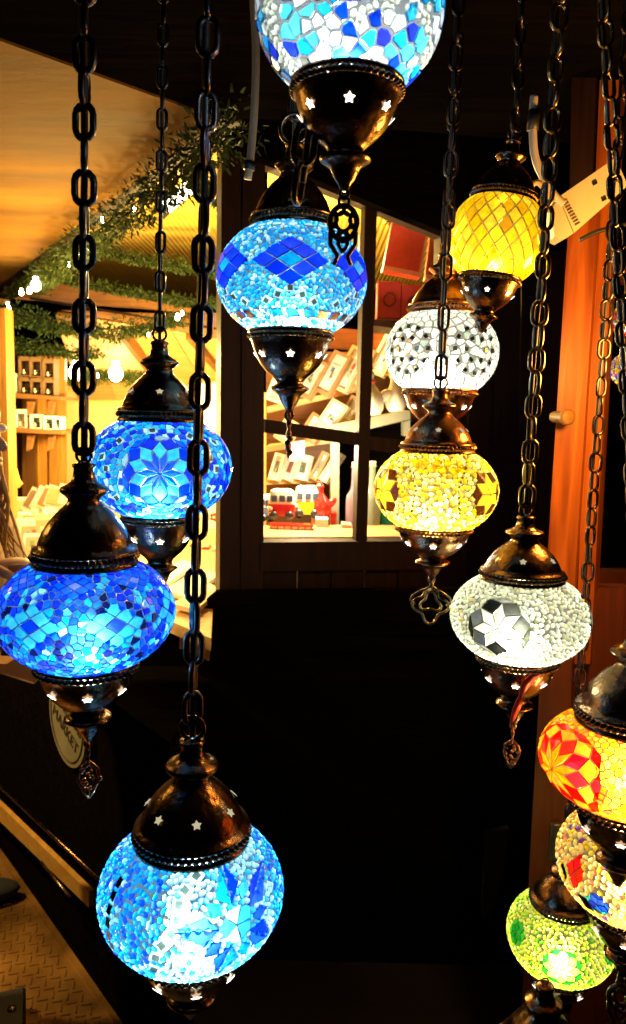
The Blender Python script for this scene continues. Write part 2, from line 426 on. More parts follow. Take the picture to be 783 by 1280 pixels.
    def shards(s, d, colf, t=.002, gap=.0009, jitpos=1):
        """voronoi stained glass chips"""
        s.finish(); st = s.sites(d*.8); g = s.g; nst = len(st)
        st += [(sum(p[0] for p in P)/len(P), sum(p[1] for p in P)/len(P)) for P in s.polys]
        P = [g.p(s.th0+th, f) for th, f in st]; cell = d*2.2; grid = {}
        for i, p in enumerate(P): grid.setdefault((int(p.x//cell), int(p.y//cell), int(p.z//cell)), []).append(i)
        for i, (th, f) in enumerate(st[:nst]):
            col = colf(th, f)
            if col is None: continue
            T = s.th0+th; n = g.nrm(T, f); u = Vector((-math.sin(T), math.cos(T), 0)); w = n.cross(u)
            m = d*.85; poly = [(-m, -m), (m, -m), (m, m), (-m, m)]
            p = P[i]; key = (int(p.x//cell), int(p.y//cell), int(p.z//cell))
            for a in (-1, 0, 1):
                for b in (-1, 0, 1):
                    for c in (-1, 0, 1):
                        for j in grid.get((key[0]+a, key[1]+b, key[2]+c), ()):
                            if j == i: continue
                            dd = P[j]-p; x, y = dd.dot(u), dd.dot(w); L = math.hypot(x, y)
                            if L > 3*d or L < 1e-6: continue
                            x /= L; y /= L; lim = L/2-gap; new = []
                            for k in range(len(poly)):
                                A = poly[k]; B = poly[(k+1) % len(poly)]
                                da = A[0]*x+A[1]*y-lim; db = B[0]*x+B[1]*y-lim
                                if da <= 0: new.append(A)
                                if (da < 0) != (db < 0) and da != db:
                                    q = da/(da-db); new.append((A[0]+(B[0]-A[0])*q, A[1]+(B[1]-A[1])*q))
                            poly = new
                            if len(poly) < 3: break
                        if len(poly) < 3: break
                    if len(poly) < 3: break
                if len(poly) < 3: break
            if len(poly) < 3: continue
            base = []; top = []
            for (x, y) in poly:
                for k, (lst, off) in enumerate(((base, .0003), (top, t))):
                    kk = 1 if k == 0 else .9
                    tt, ff = g.chart(T, f, x*kk, y*kk); ff = max(g.fb, min(g.ft, ff)); lst.append(g.p(tt, ff, off))
            m_ = len(poly)
            s.mb.add(base+top, [(k, (k+1) % m_, m_+(k+1) % m_, m_+k) for k in range(m_)]+[tuple(range(m_, 2*m_))], s.jit(col, .14))

def link_mesh(mb, c, T, U, Lo, Wd, wr, col=None, seg=8):
    """oval chain link: long axis T, flat axis U"""
    Lo = max(Lo, Wd*1.2); T = T.normalized(); U = U.normalized(); hs = (Lo-Wd)/2; rr = Wd/2-wr; path = []
    for k in range(7): a = -PI/2+PI*k/6; path.append(c + T*(hs+rr*math.cos(a)) + U*(rr*math.sin(a)))
    for k in range(7): a = PI/2+PI*k/6; path.append(c + T*(-hs+rr*math.cos(a)) + U*(rr*math.sin(a)))
    mb.tube(path, wr*1.0, seg, closed=True, nrm=T.cross(U))
def chain_mesh(a, b, Lo, Wd, wr, tw0=0, twj=.30, seed=0, cable=None, sag=0):
    r = random.Random(seed); mb = MB(); d = (b-a); L = d.length; T = d/L; pitch = Lo-2*wr*1.05
    n = max(1, int(L/pitch)); s0 = Vector((1, 0, 0)); s0 = (s0-T*s0.dot(T)).normalized(); s1 = T.cross(s0)
    for i in range(n+1):
        ang = tw0 + (PI/2 if i % 2 else 0) + r.uniform(-twj, twj); U = s0*math.cos(ang)+s1*math.sin(ang)
        link_mesh(mb, a+T*(pitch*(i+.5)), T, U, Lo, Wd, wr)
    return mb

def pt(mb, path, r, seg=6, closed=False, nrm=(0, 1, 0)): mb.tube(path, r, seg, closed, nrm=nrm)

def lantern(cx, cy, Rpx, Y, hr, label, pattern, group='mosaic lanterns on chains', e=1.0, pt_=.56, pb_=.54,
            chain_top=None, chain=(.040, .024, .0030), tilt=(0, 0), capH=1.0, cupH=1.0, pend=None, power=1.0, lightcol=(1, .9, .75),
            cupstars=7, capstars=0, metal=None, cupmetal=None, chainmat=None, grout=((.07, .065, .06), .5), seed=1, cable=True, hookR=.008, starphase=0, tw=0.2):
    metal = metal or BRONZE; cupmetal = cupmetal or metal; chainmat = chainmat or DARKM
    c = onY(cx, cy, Y); k = (c-CAM).dot(fwd)/F; R = Rpx*k
    root = empty('hanging_lantern', c, label, 'lantern', group, rot=(tilt[0], tilt[1], 0))
    g = Globe(R, R*hr, pt_, pb_, e); th0 = math.atan2(CAM.y-c.y, CAM.x-c.x)
    # glass body with its mosaic skin
    mb = MB(); prof = []
    for i in range(25):
        f = g.fb+(g.ft-g.fb)*i/24; q = g.p(0, f); prof.append((q.x, q.z))
    mb.lathe(prof, 56)
    gb = mb.build('glass_globe', groutmat('grout_'+str(seed), *grout), root)
    mo = Mosaic(g, th0, seed); pattern(mo, R)
    m = mo.mb.build('mosaic', TILE, gb)
    zt, zb = g.zt(), g.zb(); rt, rb = R*pt_, R*pb_
    # cap
    H = R*capH
    cp = MB()
    P = [(.97, -.015), (1.05, -.01), (1.06, .03), (1.02, .06)]
    P2 = [(1.03, .14), (1.06, .155), (1.04, .185), (.95, .2), (.92, .26), (.85, .36), (.73, .47), (.56, .58), (.40, .66), (.33, .71), (.33, .74), (.38, .77), (.47, .81), (.485, .84), (.45, .87), (.34, .90), (.26, .93), (.215, 1.0), (.20, 1.08), (.23, 1.09), (.23, 1.12), (.14, 1.14), (.0, 1.15)]
    cp.lathe([(r*rt, zt+z*H) for r, z in P], 64); cp.lathe([(r*rt, zt+z*H) for r, z in P2], 64)
    cap = cp.build('cap', metal, root)
    rm = MB(); rm.lathe([(r*rt, zt+z*H) for r, z in ((1.02, .06), (1.06, .085), (1.07, .10), (1.06, .115), (1.03, .14))], 280, ridge=.035, rn=56)
    rm.build('beaded_rim', metal, cap)
    def stars(parent, r, z, slope, n, size, mat, ph=0):
        for j in range(n):
            a = th0+ph+2*PI*j/n; o = Vector((r*math.cos(a), r*math.sin(a), z)); nn = Vector((math.cos(a)*math.cos(slope), math.sin(a)*math.cos(slope), math.sin(slope)))
            u = Vector((-math.sin(a), math.cos(a), 0)); w = nn.cross(u); mbs = MB()
            vs = [o+nn*.0006+(u*math.cos(PI/2+PI*i/5)+w*math.sin(PI/2+PI*i/5))*size*(1 if i % 2 == 0 else .55) for i in range(10)]
            mbs.prism([v for v in vs], nn*.0004)
            mbs.build('star_opening', mat, parent)
    if capstars: stars(cap, rt*.80, zt+.415*H, .8, capstars, R*.055, STARDIM if capstars < 20 else STAR, starphase)
    # cup
    K = R*cupH; cu = MB()
    Q = [(.97, .02), (1.06, .015), (1.10, .0), (1.10, -.03), (1.05, -.045)]
    Q2 = [(1.05, -.115), (1.03, -.14), (1.0, -.16), (.97, -.22), (.90, -.33), (.78, -.45), (.62, -.55), (.46, -.62), (.37, -.67), (.34, -.71), (.40, -.735), (.50, -.76), (.505, -.79), (.42, -.82), (.30, -.87), (.26, -.92), (.20, -.99), (.13, -1.04), (.09, -1.10), (.0, -1.11)]
    cu.lathe([(r*rb, zb+z*K) for r, z in Q], 64); cu.lathe([(r*rb, zb+z*K) for r, z in Q2], 64)
    cup = cu.build('cup', cupmetal, root)
    rm = MB(); rm.lathe([(r*rb, zb+z*K) for r, z in ((1.05, -.045), (1.09, -.06), (1.10, -.08), (1.09, -.10), (1.05, -.115))], 280, ridge=.035, rn=52)
    rm.build('beaded_rim', cupmetal, cup)
    if cupstars: stars(cup, rb*.905, zb-.33*K, -.72, cupstars, R*.062, STAR, starphase)
    # hook ring on the cap
    top = Vector((0, 0, zt+1.15*H)); rg = MB(); hr_ = hookR
    rg.tube([top+Vector((hr_*math.cos(2*PI*i/20), 0, hr_*.85+hr_*math.sin(2*PI*i/20))) for i in range(20)], hr_*.2, 8, closed=True, nrm=(0, 1, 0))
    rg.build('hook_ring', metal, root)
    # chain and the cord that runs through it
    a = Vector((0, 0, zt+1.15*H+hr_*1.7))
    if chain_top is not None:
        e_ = onY(chain_top[0], chain_top[1], Y); d = e_-c
        M = root.rotation_euler.to_matrix().inverted()
        A = M @ (Vector((0, 0, 0))) + a; B = M @ d
        u = (B-A).normalized(); zz = (2.08-(c+root.rotation_euler.to_matrix() @ A).z)
        B = A + u*(zz/max(.2, (root.rotation_euler.to_matrix() @ u).z))
        cm = chain_mesh(A-u*chain[2]*1.5, B, chain[0], chain[1], chain[2], tw0=tw, seed=seed)
        cm.build('chain', chainmat, root)
        if cable:
            cb = MB(); n = 26; path = []
            sx = u.cross(Vector((0, 1, 0))).normalized()
            ampl = chain[1]*.30; rr = random.Random(seed)
            for i in range(n+1):
                t = i/n; path.append(A.lerp(B, t)+sx*ampl*(.25+.15*math.sin(i*.5+seed))*min(1, i/2+0.0) + Vector((0, ampl*.5, 0)))
            path[0] = Vector((0, 0, zt+1.0*H))+Vector((0, 0, 0)); cb.tube(path, chain[2]*1.05, 8); cb.build('power_cord', CABLE, root)
    # pendant
    tip = Vector((0, 0, zb-1.09*K)); s = R
    if pend:
        pm = MB(); kind, sc = pend[0], pend[1]; s = R*sc; x = Vector((math.cos(th0+PI/2), math.sin(th0+PI/2), 0)); z = Vector((0, 0, 1)); nn = x.cross(z)
        def P2_(a, b): return tip + x*(a*s) + z*(b*s)
        w = s*.022
        pm.tube([P2_(.05*math.cos(2*PI*i/12), -.05+.06*math.sin(2*PI*i/12)) for i in range(12)], w, 6, True, nrm=nn)
        if kind == 'trefoil':
            pm.tube([P2_(0, -.1), P2_(0, -.2)], w*2, 6)
            def loop(pts): pm.tube([P2_(*p) for p in pts], w*1.1, 6, True, nrm=nn)
            out = []
            for i in range(48):
                a = 2*PI*i/48
                r = .27*(1+.22*math.cos(4*(a)) )
                out.append((r*math.cos(a)*1.0, -.52+r*math.sin(a)*1.05))
            loop(out)
            loop([(.16*math.cos(2*PI*i/24)*(1+.3*math.cos(3*2*PI*i/24+PI/2)), -.47+.16*math.sin(2*PI*i/24)*(1+.3*math.cos(3*2*PI*i/24+PI/2))) for i in range(24)])
            for sg in (-1, 1):
                pm.tube([P2_(0, -.2), P2_(.17*sg, -.26), P2_(.33*sg, -.36), P2_(.36*sg, -.45), P2_(.28*sg, -.52)], w*1.1, 6, nrm=nn)
        elif kind == 'filigree':
            def ring(cx_, cy_, r_, sx_=1, ww=1): pm.tube([P2_(cx_+r_*sx_*math.cos(2*PI*i/16), cy_+r_*math.sin(2*PI*i/16)) for i in range(16)], w*ww, 6, True, nrm=nn)
            ring(0, -.14, .06); ring(0, -.38, .2, .8, 1.6); ring(0, -.36, .11, .8)
            for a in range(7):
                an = 2*PI*a/7+.2; ring(.155*.8*math.cos(an), -.38+.155*math.sin(an), .05)
            ring(0, -.62, .07, .7)
            for sg in (-1, 1):
                pm.tube([P2_(.15*sg, -.48), P2_(.15*sg, -.62), P2_(.06*sg, -.76), P2_(.10*sg, -.86)], w*1.3, 6, nrm=nn)
                pm.tube([P2_(.03*sg, -.5), P2_(.06*sg, -.62), P2_(.0, -.72)], w, 6, nrm=nn)
        elif kind == 'grape':
            rr = random.Random(seed)
            for i in range(3): link_mesh(pm, P2_(0, -.1-.09*i), z, x if i % 2 else nn, .13*s, .07*s, w)
            for i in range(26):
                t = i/26; wd = .15*math.sin(PI*min(1, t*1.15))+.015
                q = P2_(rr.uniform(-wd, wd), -.36-.52*t)+nn*rr.uniform(-.04, .04)*s
                pm.ball(q, (w*rr.uniform(1, 1.9),)*3, 8, 5)
            for sg in (-1, 1):
                pm.tube([P2_(0, -.33), P2_(.13*sg, -.45), P2_(.15*sg, -.6), P2_(.07*sg, -.8), P2_(.0, -.9)], w*1.2, 6, nrm=nn)
        elif kind == 'chain':
            for i in range(7): link_mesh(pm, P2_(.0, -.06-.082*i), z, x if i % 2 else nn, .13*s, .075*s, w)
            for i in range(5): pm.ball(P2_(.02*math.sin(i*2), -.3-.06*i), (w*2,)*3, 8, 5)
        pm.build('pendant', pend[2] if len(pend) > 2 else metal, root)
    # the bulb inside
    ld = bpy.data.lights.new('lantern_bulb', 'POINT'); ld.energy = power*(R/.085)**2; ld.color = lightcol; ld.shadow_soft_size = R*.13
    lo = bpy.data.objects.new('lantern_bulb', ld); C.objects.link(lo); lo.parent = root; lo.location = (0, 0, zb+.24*R)
    return root

# colours of the stained glass
BL = (.010, .045, .80); BL2 = (.02, .12, .95); CY = (.012, .40, .95); CY2 = (.08, .60, .96); WH = (.93, .95, .92); ICE = (.55, .85, .97)
YE = (.90, .52, .012); YE2 = (.95, .68, .05); OR = (.95, .30, .008); RD = (.95, .012, .006); GR = (.01, .30, .04); LG = (.35, .70, .05); LY = (.80, .80, .22)
PALE = (.82, .80, .62); BRN = (.07, .018, .006); GREY = (.16, .15, .12)
def pick(r, items):
    t = r.random()*sum(w for _, w in items)
    for c, w in items:
        t -= w
        if t <= 0: return c
    return items[-1][0]

def pat_A(m, R):        # cobalt with rows of cyan diamonds
    r = m.rnd; n = 7
    for k in range(n):
        th = 2*PI*k/n+.30
        m.diamond(th, .13, R*.245, R*.17, CY2, BL, 3)
        m.diamond(th+PI/n, .74, R*.16, R*.12, BL2, (.25, .2, .8), 3)
    m.shards(R*.082, lambda th, f: pick(r, [(BL, 6), (BL2, 3.5), (CY, 2.2), (CY2, 1.4 if f > 0 else 3), (ICE, .5), ((.01, .01, .08), 1.2)]), t=.0016, gap=.0005)
def pat_B(m, R):        # cyan and cobalt eight-pointed flower
    r = m.rnd; s = R*.20
    for k in (0, 1, 2, 3):
        m.rosette(2*PI*k/4+.0, .0, 10, s*.80, [BL2, CY2, BL, [(.5, .55, .5), BL2]], rot=PI/10, sq=1.0)
    for k in range(4):
        for j in range(9):
            a = 2*PI*j/9+.3; m.mirror(2*PI*k/4, 0, R*.74*math.cos(a), R*.60*math.sin(a), R*.14, a)
    m.shards(R*.085, lambda th, f: pick(r, [(BL, 3.6), (BL2, 2), (CY, 4), (CY2, 2), (ICE, .9), (WH, .7)]), t=.0016, gap=.0005)
def pat_C(m, R):        # cobalt diamonds over cyan beads, mirror zigzag
    r = m.rnd; n = 6
    for k in range(n):
        th = 2*PI*k/n-.02
        m.diamond(th, .12, R*.335, R*.21, BL, CY, 3)
        for j in range(5):
            m.mirror(th, -.42, R*(-.30+.15*j), R*(.10-.16*abs(j-2)/2*1.0)+0*R, R*.125, .3*(j-2))
            m.tile([(R*(.2*j-.45), R*-.12), (R*(.2*j-.30), R*-.12), (R*(.2*j-.28), R*-.24), (R*(.2*j-.43), R*-.26)], [WH, CY, BL2, CY2, WH][(j+k) % 5], th, -.48)
    for k in range(22):
        m.tile([(-R*.07, -R*.04), (R*.07, -R*.04), (R*.06, R*.045), (-R*.06, R*.045)], PALE, 2*PI*k/22, .80)
    m.beads(R*.060, lambda th, f: WH if f < -.62 and r.random() < .7 else pick(r, [(CY, 5), (CY2, 4), (ICE, 2.4), (WH, 1.2), ((.05, .30, .55), 1.5)]))
def pat_D(m, R):        # big white, cyan and cobalt chips with a curl of cream beads
    r = m.rnd
    def cf(th, f):
        return pick(r, [(WH, 3.4), (CY, 2.2), (CY2, 2.0), (BL, 3.2), (GREY, .5)])
    def curl(th, f): return (abs(f-(-.42+.15*math.sin(th*4-1.2))) < .10 and 0 < th < 2.4) or (abs(th+.98-.25*(f+.2)) < .15 and f < .5)
    g = m.g
    m.shards(R*.145, lambda th, f: None if curl(th, f) else cf(th, f), t=.0024)
    m.rnd = random.Random(5)
    m.beads(R*.075, lambda th, f: PALE if curl(th, f) else None)
def pat_E(m, R):        # amber lozenges in rows
    rows = 9; g = m.g; N = 400; fs = [g.fb+(g.ft-g.fb)*i/N for i in range(N+1)]; cum = [0]
    for i in range(N): cum.append(cum[-1]+(g.p(0, fs[i+1])-g.p(0, fs[i])).length)
    def fa(l):
        l = max(0, min(cum[-1], l)); k = next(i for i in range(N+1) if cum[i] >= l-1e-9); return fs[k]
    L = cum[-1]; n = 20; mb = m.mb
    for i in range(rows+1):
        c0 = L*i/rows; hh = L/rows
        for k in range(n):
            th = m.th0+2*PI*(k+(i % 2)/2)/n; w = PI/n
            P = [(th-w*.93, fa(c0)), (th, fa(c0-hh*.93)), (th+w*.93, fa(c0)), (th, fa(c0+hh*.93))]
            P2 = [(th-w*.84, fa(c0)), (th, fa(c0-hh*.84)), (th+w*.84, fa(c0)), (th, fa(c0+hh*.84))]
            c = m.jit(pick(m.rnd, [(YE, 3), (YE2, 3), ((.95, .70, .08), 1.5), ((.8, .4, .01), 1)]), .16)
            mb.add([g.p(a, f, .0003) for a, f in P]+[g.p(a, f, .002) for a, f in P2], [(0, 1, 5, 4), (1, 2, 6, 5), (2, 3, 7, 6), (3, 0, 4, 7), (4, 5, 6, 7)], c)
def pat_F(m, R):        # white chips with arcs of dark mirror squares
    r = m.rnd
    def sqs(c0, ra, a0, a1, n, th0=0):
        for i in range(n):
            a = a0+(a1-a0)*i/(n-1); x = c0+ra*math.cos(a); y = ra*1.0*math.sin(a)
            m.tile([(R*x+R*.055*math.cos(a+PI/4+PI/2*q), R*y+R*.055*math.sin(a+PI/4+PI/2*q)) for q in range(4)], (.006, .009, .005) if i % 3 else (.03, .04, .02), th0, 0, jit=.05)
    for k in (-1, 1):
        sqs(.62*k, .40, 0, 2*PI, 13); sqs(.62*k, .20, 0, 2*PI, 7); sqs(2.0*k, .4, 0, 2*PI, 13)
    m.shards(R*.15, lambda th, f: pick(r, [((.9, .9, .8), 5), ((.75, .8, .68), 2), ((.5, .6, .5), .5)]), gap=.0006)
def pat_G(m, R):        # yellow stars ringed in brown, clear beads between
    r = m.rnd
    for k in range(5):
        th = .98*(k*2-1) if k < 2 else PI+.9*(k-3)
        m.rosette(th, .02, 6, R*.20, [YE2, BRN], rot=0, sq=1.0)
    for th in (0, PI):
        for i in range(5):
            for j in range(2):
                x = R*(-.34+.17*i+.085*j); y = R*(.10-.12*j)
                m.tile([(x-R*.085, y), (x, y-R*.1), (x+R*.085, y), (x, y+R*.1)], YE, th, .55)
    m.mirrors_path([(-R*.46, R*.46), (-R*.30, R*.1), (-R*.36, -R*.3)], R*.07); m.mirrors_path([(R*.46, R*.46), (R*.34, R*.1), (R*.38, -R*.3)], R*.07)
    m.beads(R*.080, lambda th, f: pick(r, [((.95, .80, .40), 3), ((.9, .88, .65), 1.6), (YE2, 3), (YE, 2), ((.3, .2, .02), .9)]))
def pat_H(m, R):        # clear beads, white star with grey mirror lozenges
    r = m.rnd
    for k, th in enumerate((-.30, 1.75, -2.4)):
        m.rosette(th, .08, 7, R*.205, [(.78, .80, .74), [(.06, .06, .055), (.008, .008, .007), (.12, .12, .11)], [(.30, .30, .27), None, (.02, .02, .015)]], rot=.2, sq=.95)
    m.beads(R*.070, lambda th, f: pick(r, [((.75, .74, .56), 5), ((.88, .88, .74), 3), ((.5, .5, .34), 1.5), ((.8, .55, .15), .18)]))
def pat_I(m, R):        # orange and red star
    r = m.rnd
    for th in (-.88, 1.0, 2.9): m.rosette(th, .0, 10, R*.20, [(.95, .42, .01), RD, (.95, .40, .02), RD], rot=.1, sq=.85)
    m.shards(R*.075, lambda th, f: pick(r, [(YE, 2.6), (OR, 4.5), ((.95, .5, .03), 2.5), ((.9, .10, .01), 1.6)]), t=.0016, gap=.0005)
def pat_J(m, R):        # many colours
    r = m.rnd
    for k in range(6):
        th = -1.0+2*PI*k/6
        m.diamond(th+.25, .1, R*.17, R*.26, [RD, BL, RD][k % 3], [RD, BL2, OR][k % 3], 2)
        m.rosette(th+.62, -.25, 5, R*.10, [[BL, BL2], [BL, (.02, .5, .8)]], rot=.3)
        m.tile([(-R*.12, R*.1), (R*.06, R*.12), (R*.13, -R*.1), (-R*.02, -R*.14)], (.02, .55, .85), th+.40, -.38)
        m.tile([(-R*.1, R*.07), (0, R*.14), (R*.1, -R*.0), (R*.02, -R*.14)], LG, th+.02, -.1)
    m.beads(R*.082, lambda th, f: pick(r, [((.95, .62, .2), 4), ((.95, .75, .3), 3), (YE2, 1.5), ((.9, .3, .2), .7), ((.2, .05, .5), .35)]))
def pat_K(m, R):        # lime beads and a green flower
    r = m.rnd
    for th in (0.05, 2.1, -2.0):
        m.rosette(th, .02, 8, R*.14, [(.6, .9, .5), (.45, .8, .12), (.01, .25, .03)], rot=0, sq=.95)
        m.rosette(th+1.05, .25, 6, R*.12, [GR, (.05, .45, .08)], rot=.3)
    m.beads(R*.074, lambda th, f: pick(r, [(LY, 4), ((.75, .78, .08), 4), ((.88, .88, .45), 2), (LG, .8), ((.1, .45, .03), .5)]))
def pat_L(m, R):        # cyan beads, mirror arc and big blue star
    r = m.rnd
    a0, b0 = R*.46, R*.17; tl = .25
    n = 5
    for j in range(n):
        a = tl+2*PI*j/n+.35
        def q(rr, an): return (a0+R*rr*math.cos(an), b0+R*rr*math.sin(an))
        m.tile([q(.18, a), q(.36, a-.42), q(.64, a-.04), ], BL if j % 2 else BL2, 0, 0)
        m.tile([q(.18, a), q(.64, a-.02), q(.36, a+.42)], BL if j % 2 == 0 else CY, 0, 0)
        m.tile([q(.0, a), q(.17, a-PI/n), q(.20, a), q(.17, a+PI/n)], WH if j % 2 else CY2, 0, 0)
        m.tile([q(.19, a+PI/n), q(.30, a+PI/n-.28), q(.42, a+PI/n), q(.30, a+PI/n+.28)], [CY2, CY, BL, CY, BL2][j], 0, 0)
    m.mirrors_path([(R*.50, R*.80), (R*.10, R*.76), (-R*.12, R*.50), (-R*.14, R*.24), (-R*.34, R*.02), (-R*.38, -R*.30)], R*.15)
    for th in (2.2, -2.6):
        m.rosette(th, 0, 8, R*.17, [CY, BL, CY2], rot=.1)
    for i in range(9):
        y = R*(.5-.125*i); m.tile([(-R*.05, y), (R*.04, y), (R*.04, y-R*.11), (-R*.05, y-R*.11)], PALE, -1.05+.02*i, 0)
    def cf(th, f):
        x = th*m.g.r(f)/R; y = f*m.g.arc(0)/R
        if x > -.25-.3*max(0, -y) and x < 1.0: return pick(r, [((.75, .95, .97), 3), (WH, 2.4), (CY2, 1.6)])
        return pick(r, [(CY, 4), (BL2, 2), (CY2, 2), ((.02, .25, .6), 1), (ICE, .8), (WH, .5)])
    m.beads(R*.066, cf)
def pat_M(m, R):
    r = m.rnd; m.beads(R*.1, lambda th, f: pick(r, [(YE, 1), (OR, 1)]))

# ================================================================== the lanterns
CW = (1, .93, .80); CB = (.32, .68, 1)
lantern(108, 765, 108, .80, .685, 'large cobalt blue lantern with rows of cyan diamond tiles, on the leftmost chain', pat_A, chain_top=(106, -40), chain=(.039, .0258, .0036),
        cupH=.9, pend=('grape', .8, COPPER), power=2.86, lightcol=CB, seed=11, capH=1.02, tw=.1)
lantern(200, 584, 88, .93, .77, 'blue lantern with a cyan eight-pointed flower, half hidden by the thick chain', pat_B, chain_top=(205, -30), chain=(.027, .014, .0020), pt_=.55, pb_=.50,
        power=3.64, lightcol=CB, seed=12, capH=.98, capstars=6, cable=True)
lantern(365, 351, 92, .92, .79, 'round lantern of pale cyan beads and cobalt diamonds, hanging just below the topmost lantern', pat_C, chain_top=(384, -60), chain=(.034, .018, .0024), pt_=.54, pb_=.53,
        power=3.38, lightcol=CB, seed=13, capH=.98, pend=('chain', 1.05, COPPER), hookR=.016, cable=True)
lantern(437, 14, 115, .72, .90, 'largest lantern at the top edge, with white, cyan and cobalt chips', pat_D, chain_top=(437, -200), pt_=.55, pb_=.57, power=3.8, lightcol=(.75,.92,1), seed=14,
        pend=('filigree', .95, DARKM), cupH=1.02, metal=BRONZE, starphase=.05)
lantern(621, 299, 57, 1.00, .93, 'barrel-shaped amber lantern with plain yellow lozenge tiles, upper right', pat_E, chain_top=(650, 60), chain=(.030, .018, .0024), e=.78, pt_=.68, pb_=.62,
        tilt=(0, math.radians(7)), capH=1.15, cupH=1.1, power=5.0, lightcol=(1, .75, .16), seed=15, capstars=0, metal=BRONZE)
lantern(552, 441, 69, 1.10, .84, 'white lantern with dark mirror squares, behind the chain of the yellow one', pat_F, chain_top=(572, 60), chain=(.030, .018, .0024), pt_=.60, pb_=.62, power=3.6, lightcol=(.95,1,.85), seed=16,
        capH=.95, cupH=.95, metal=COPPER, capstars=0)
lantern(545, 612, 75, .96, .75, 'yellow and clear lantern with a trefoil charm, in front of the dark plank wall', pat_G, chain_top=(571, 60), chain=(.0345, .018, .0021), pt_=.58, pb_=.58, power=5.5, lightcol=(1, .80, .26), seed=17,
        capH=.92, cupH=.80, metal=COPPER, capstars=7, pend=('trefoil', .95, BRASSM), tw=.1)
lantern(650, 771, 84, .92, .69, 'clear beaded lantern with a white and grey star, beside the orange post', pat_H, chain_top=(697, 60), chain=(.033, .0225, .0028), pt_=.58, pb_=.55, power=2.6, lightcol=(.95,1,.78), seed=18, capH=.84,
        metal=BRONZE, capstars=6, pend=('grape', .78, COPPER), chainmat=BRASSM, tw=.25)
lantern(785, 950, 106, .84, .58, 'orange lantern with red and orange star tiles, cut by the right edge of the view', pat_I, chain_top=(790, 600), chain=(.030, .018, .0022), pt_=.60, pb_=.55, power=3.6, lightcol=(1, .72, .32), seed=19, chainmat=BRASSM)
lantern(790, 1078, 89, .93, .76, 'multicoloured lantern with red, blue and turquoise tiles, under the orange one', pat_J, chain_top=(840, 700), chain=(.030, .018, .0022), pt_=.58, pb_=.55, power=2.4, lightcol=(1, .8, .4), seed=20,
        cable=False, pend=('filigree', 1.0, DARKM))
lantern(702, 1168, 65, 1.08, .80, 'small lime green lantern with a green flower, lowest fully visible one at the right', pat_K, chain_top=(765, 300), chain=(.031, .020, .0022), pt_=.60, pb_=.58, power=2.4, lightcol=(.92, 1, .35), seed=21,
        capH=.8, chainmat=DARKM)
lantern(240, 1112, 112, .80, .76, 'big cyan and blue lantern with a large blue star, lowest at the left', pat_L, chain_top=(262, -30), chain=(.042, .0250, .0036), pt_=.60, pb_=.56, power=4.16, lightcol=CB, seed=22,
        capH=1.02, hookR=.013, capstars=7, cupH=.85, starphase=.1, tw=.15, metal=BRONZE)
lantern(672, 1364, 84, .80, .74, 'lantern below the bottom edge, only the bronze knob of its cap showing', pat_M, chain_top=None, pt_=.58, pb_=.55, power=.25, lightcol=(1, .75, .4), seed=23, capH=1.0, hookR=.004)

# ================================================================== the place
# ---- ground
g = MB(); g.add([(-60, -40, 0), (60, -40, 0), (60, 80, 0), (-60, 80, 0)], [(0, 1, 2, 3)])
tag(g.build('ground', pbr('wet_dark_paving', (.02, .018, .016), .6, noise=.4, scale=3, bump=.4)), kind='structure')

# ---- chalet shop. planes: the open front recedes to the left, the window wall to the right
ZF = 2.1
cornerL = onZ(275, 148, ZF); farL = onZ(0, 357, ZF)
def vplane(a, b):
    d = Vector((b.x-a.x, b.y-a.y, 0)).normalized(); return d, Vector((-d.y, d.x, 0))
YP = 2.0
PW0 = onY(330, 640, YP); dW = Vector((math.cos(math.radians(14)), math.sin(math.radians(14)), 0)); nW = Vector((-dW.y, dW.x, 0))
def W(px, py, off=0): return onP(px, py, PW0+nW*off, nW)
def wslab(mb, pts, off, th, col=None): mb.prism([W(x, y, off) for x, y in pts], nW*th, col)

chalet = empty('market_chalet', (PW0.x, PW0.y, 0), 'dark wooden market chalet with a bright shop inside, a window and an open counter side', 'chalet')
chalet.matrix_basis = Matrix.Translation((PW0.x, PW0.y, 0)); bpy.context.view_layer.update()
def part(mb, name, mat, parent=None):
    parent = parent or chalet; o = mb.build(name, mat, parent)
    # keep world placement
    pw = parent
    off = Vector((0, 0, 0))
    while pw: off += pw.location; pw = pw.parent
    o.data.transform(Matrix.Translation(-off)); return o
m = MB()
wslab(m, [(278, 60), (303, 60), (300, 900), (274, 900)], .0, .10); wslab(m, [(304.5, 60), (332, 60), (329, 900), (301.5, 900)], -.012, .10)
part(m, 'corner_post', W_DARK)
# plank wall right of the window, and under it
m = MB(); x = 560
xs = [557, 590, 622, 655, 690, 725]
for i in range(len(xs)-1): wslab(m, [(xs[i]+.8, 60), (xs[i+1]-.8, 60), (xs[i+1]-12, 1180), (xs[i]-12, 1180)], .012 if i % 2 else .0, .03, (1, 1, 1) if i % 2 else (.8, .75, .75))
xs = [330, 372, 414, 456, 498, 556]
for i in range(len(xs)-1): wslab(m, [(xs[i]+.8, 712), (xs[i+1]-.8, 712), (xs[i+1]-5, 1180), (xs[i]-5, 1180)], .012 if i % 2 else .0, .03, (1, 1, 1) if i % 2 else (.8, .75, .75))
part(m, 'plank_wall', W_DARK)
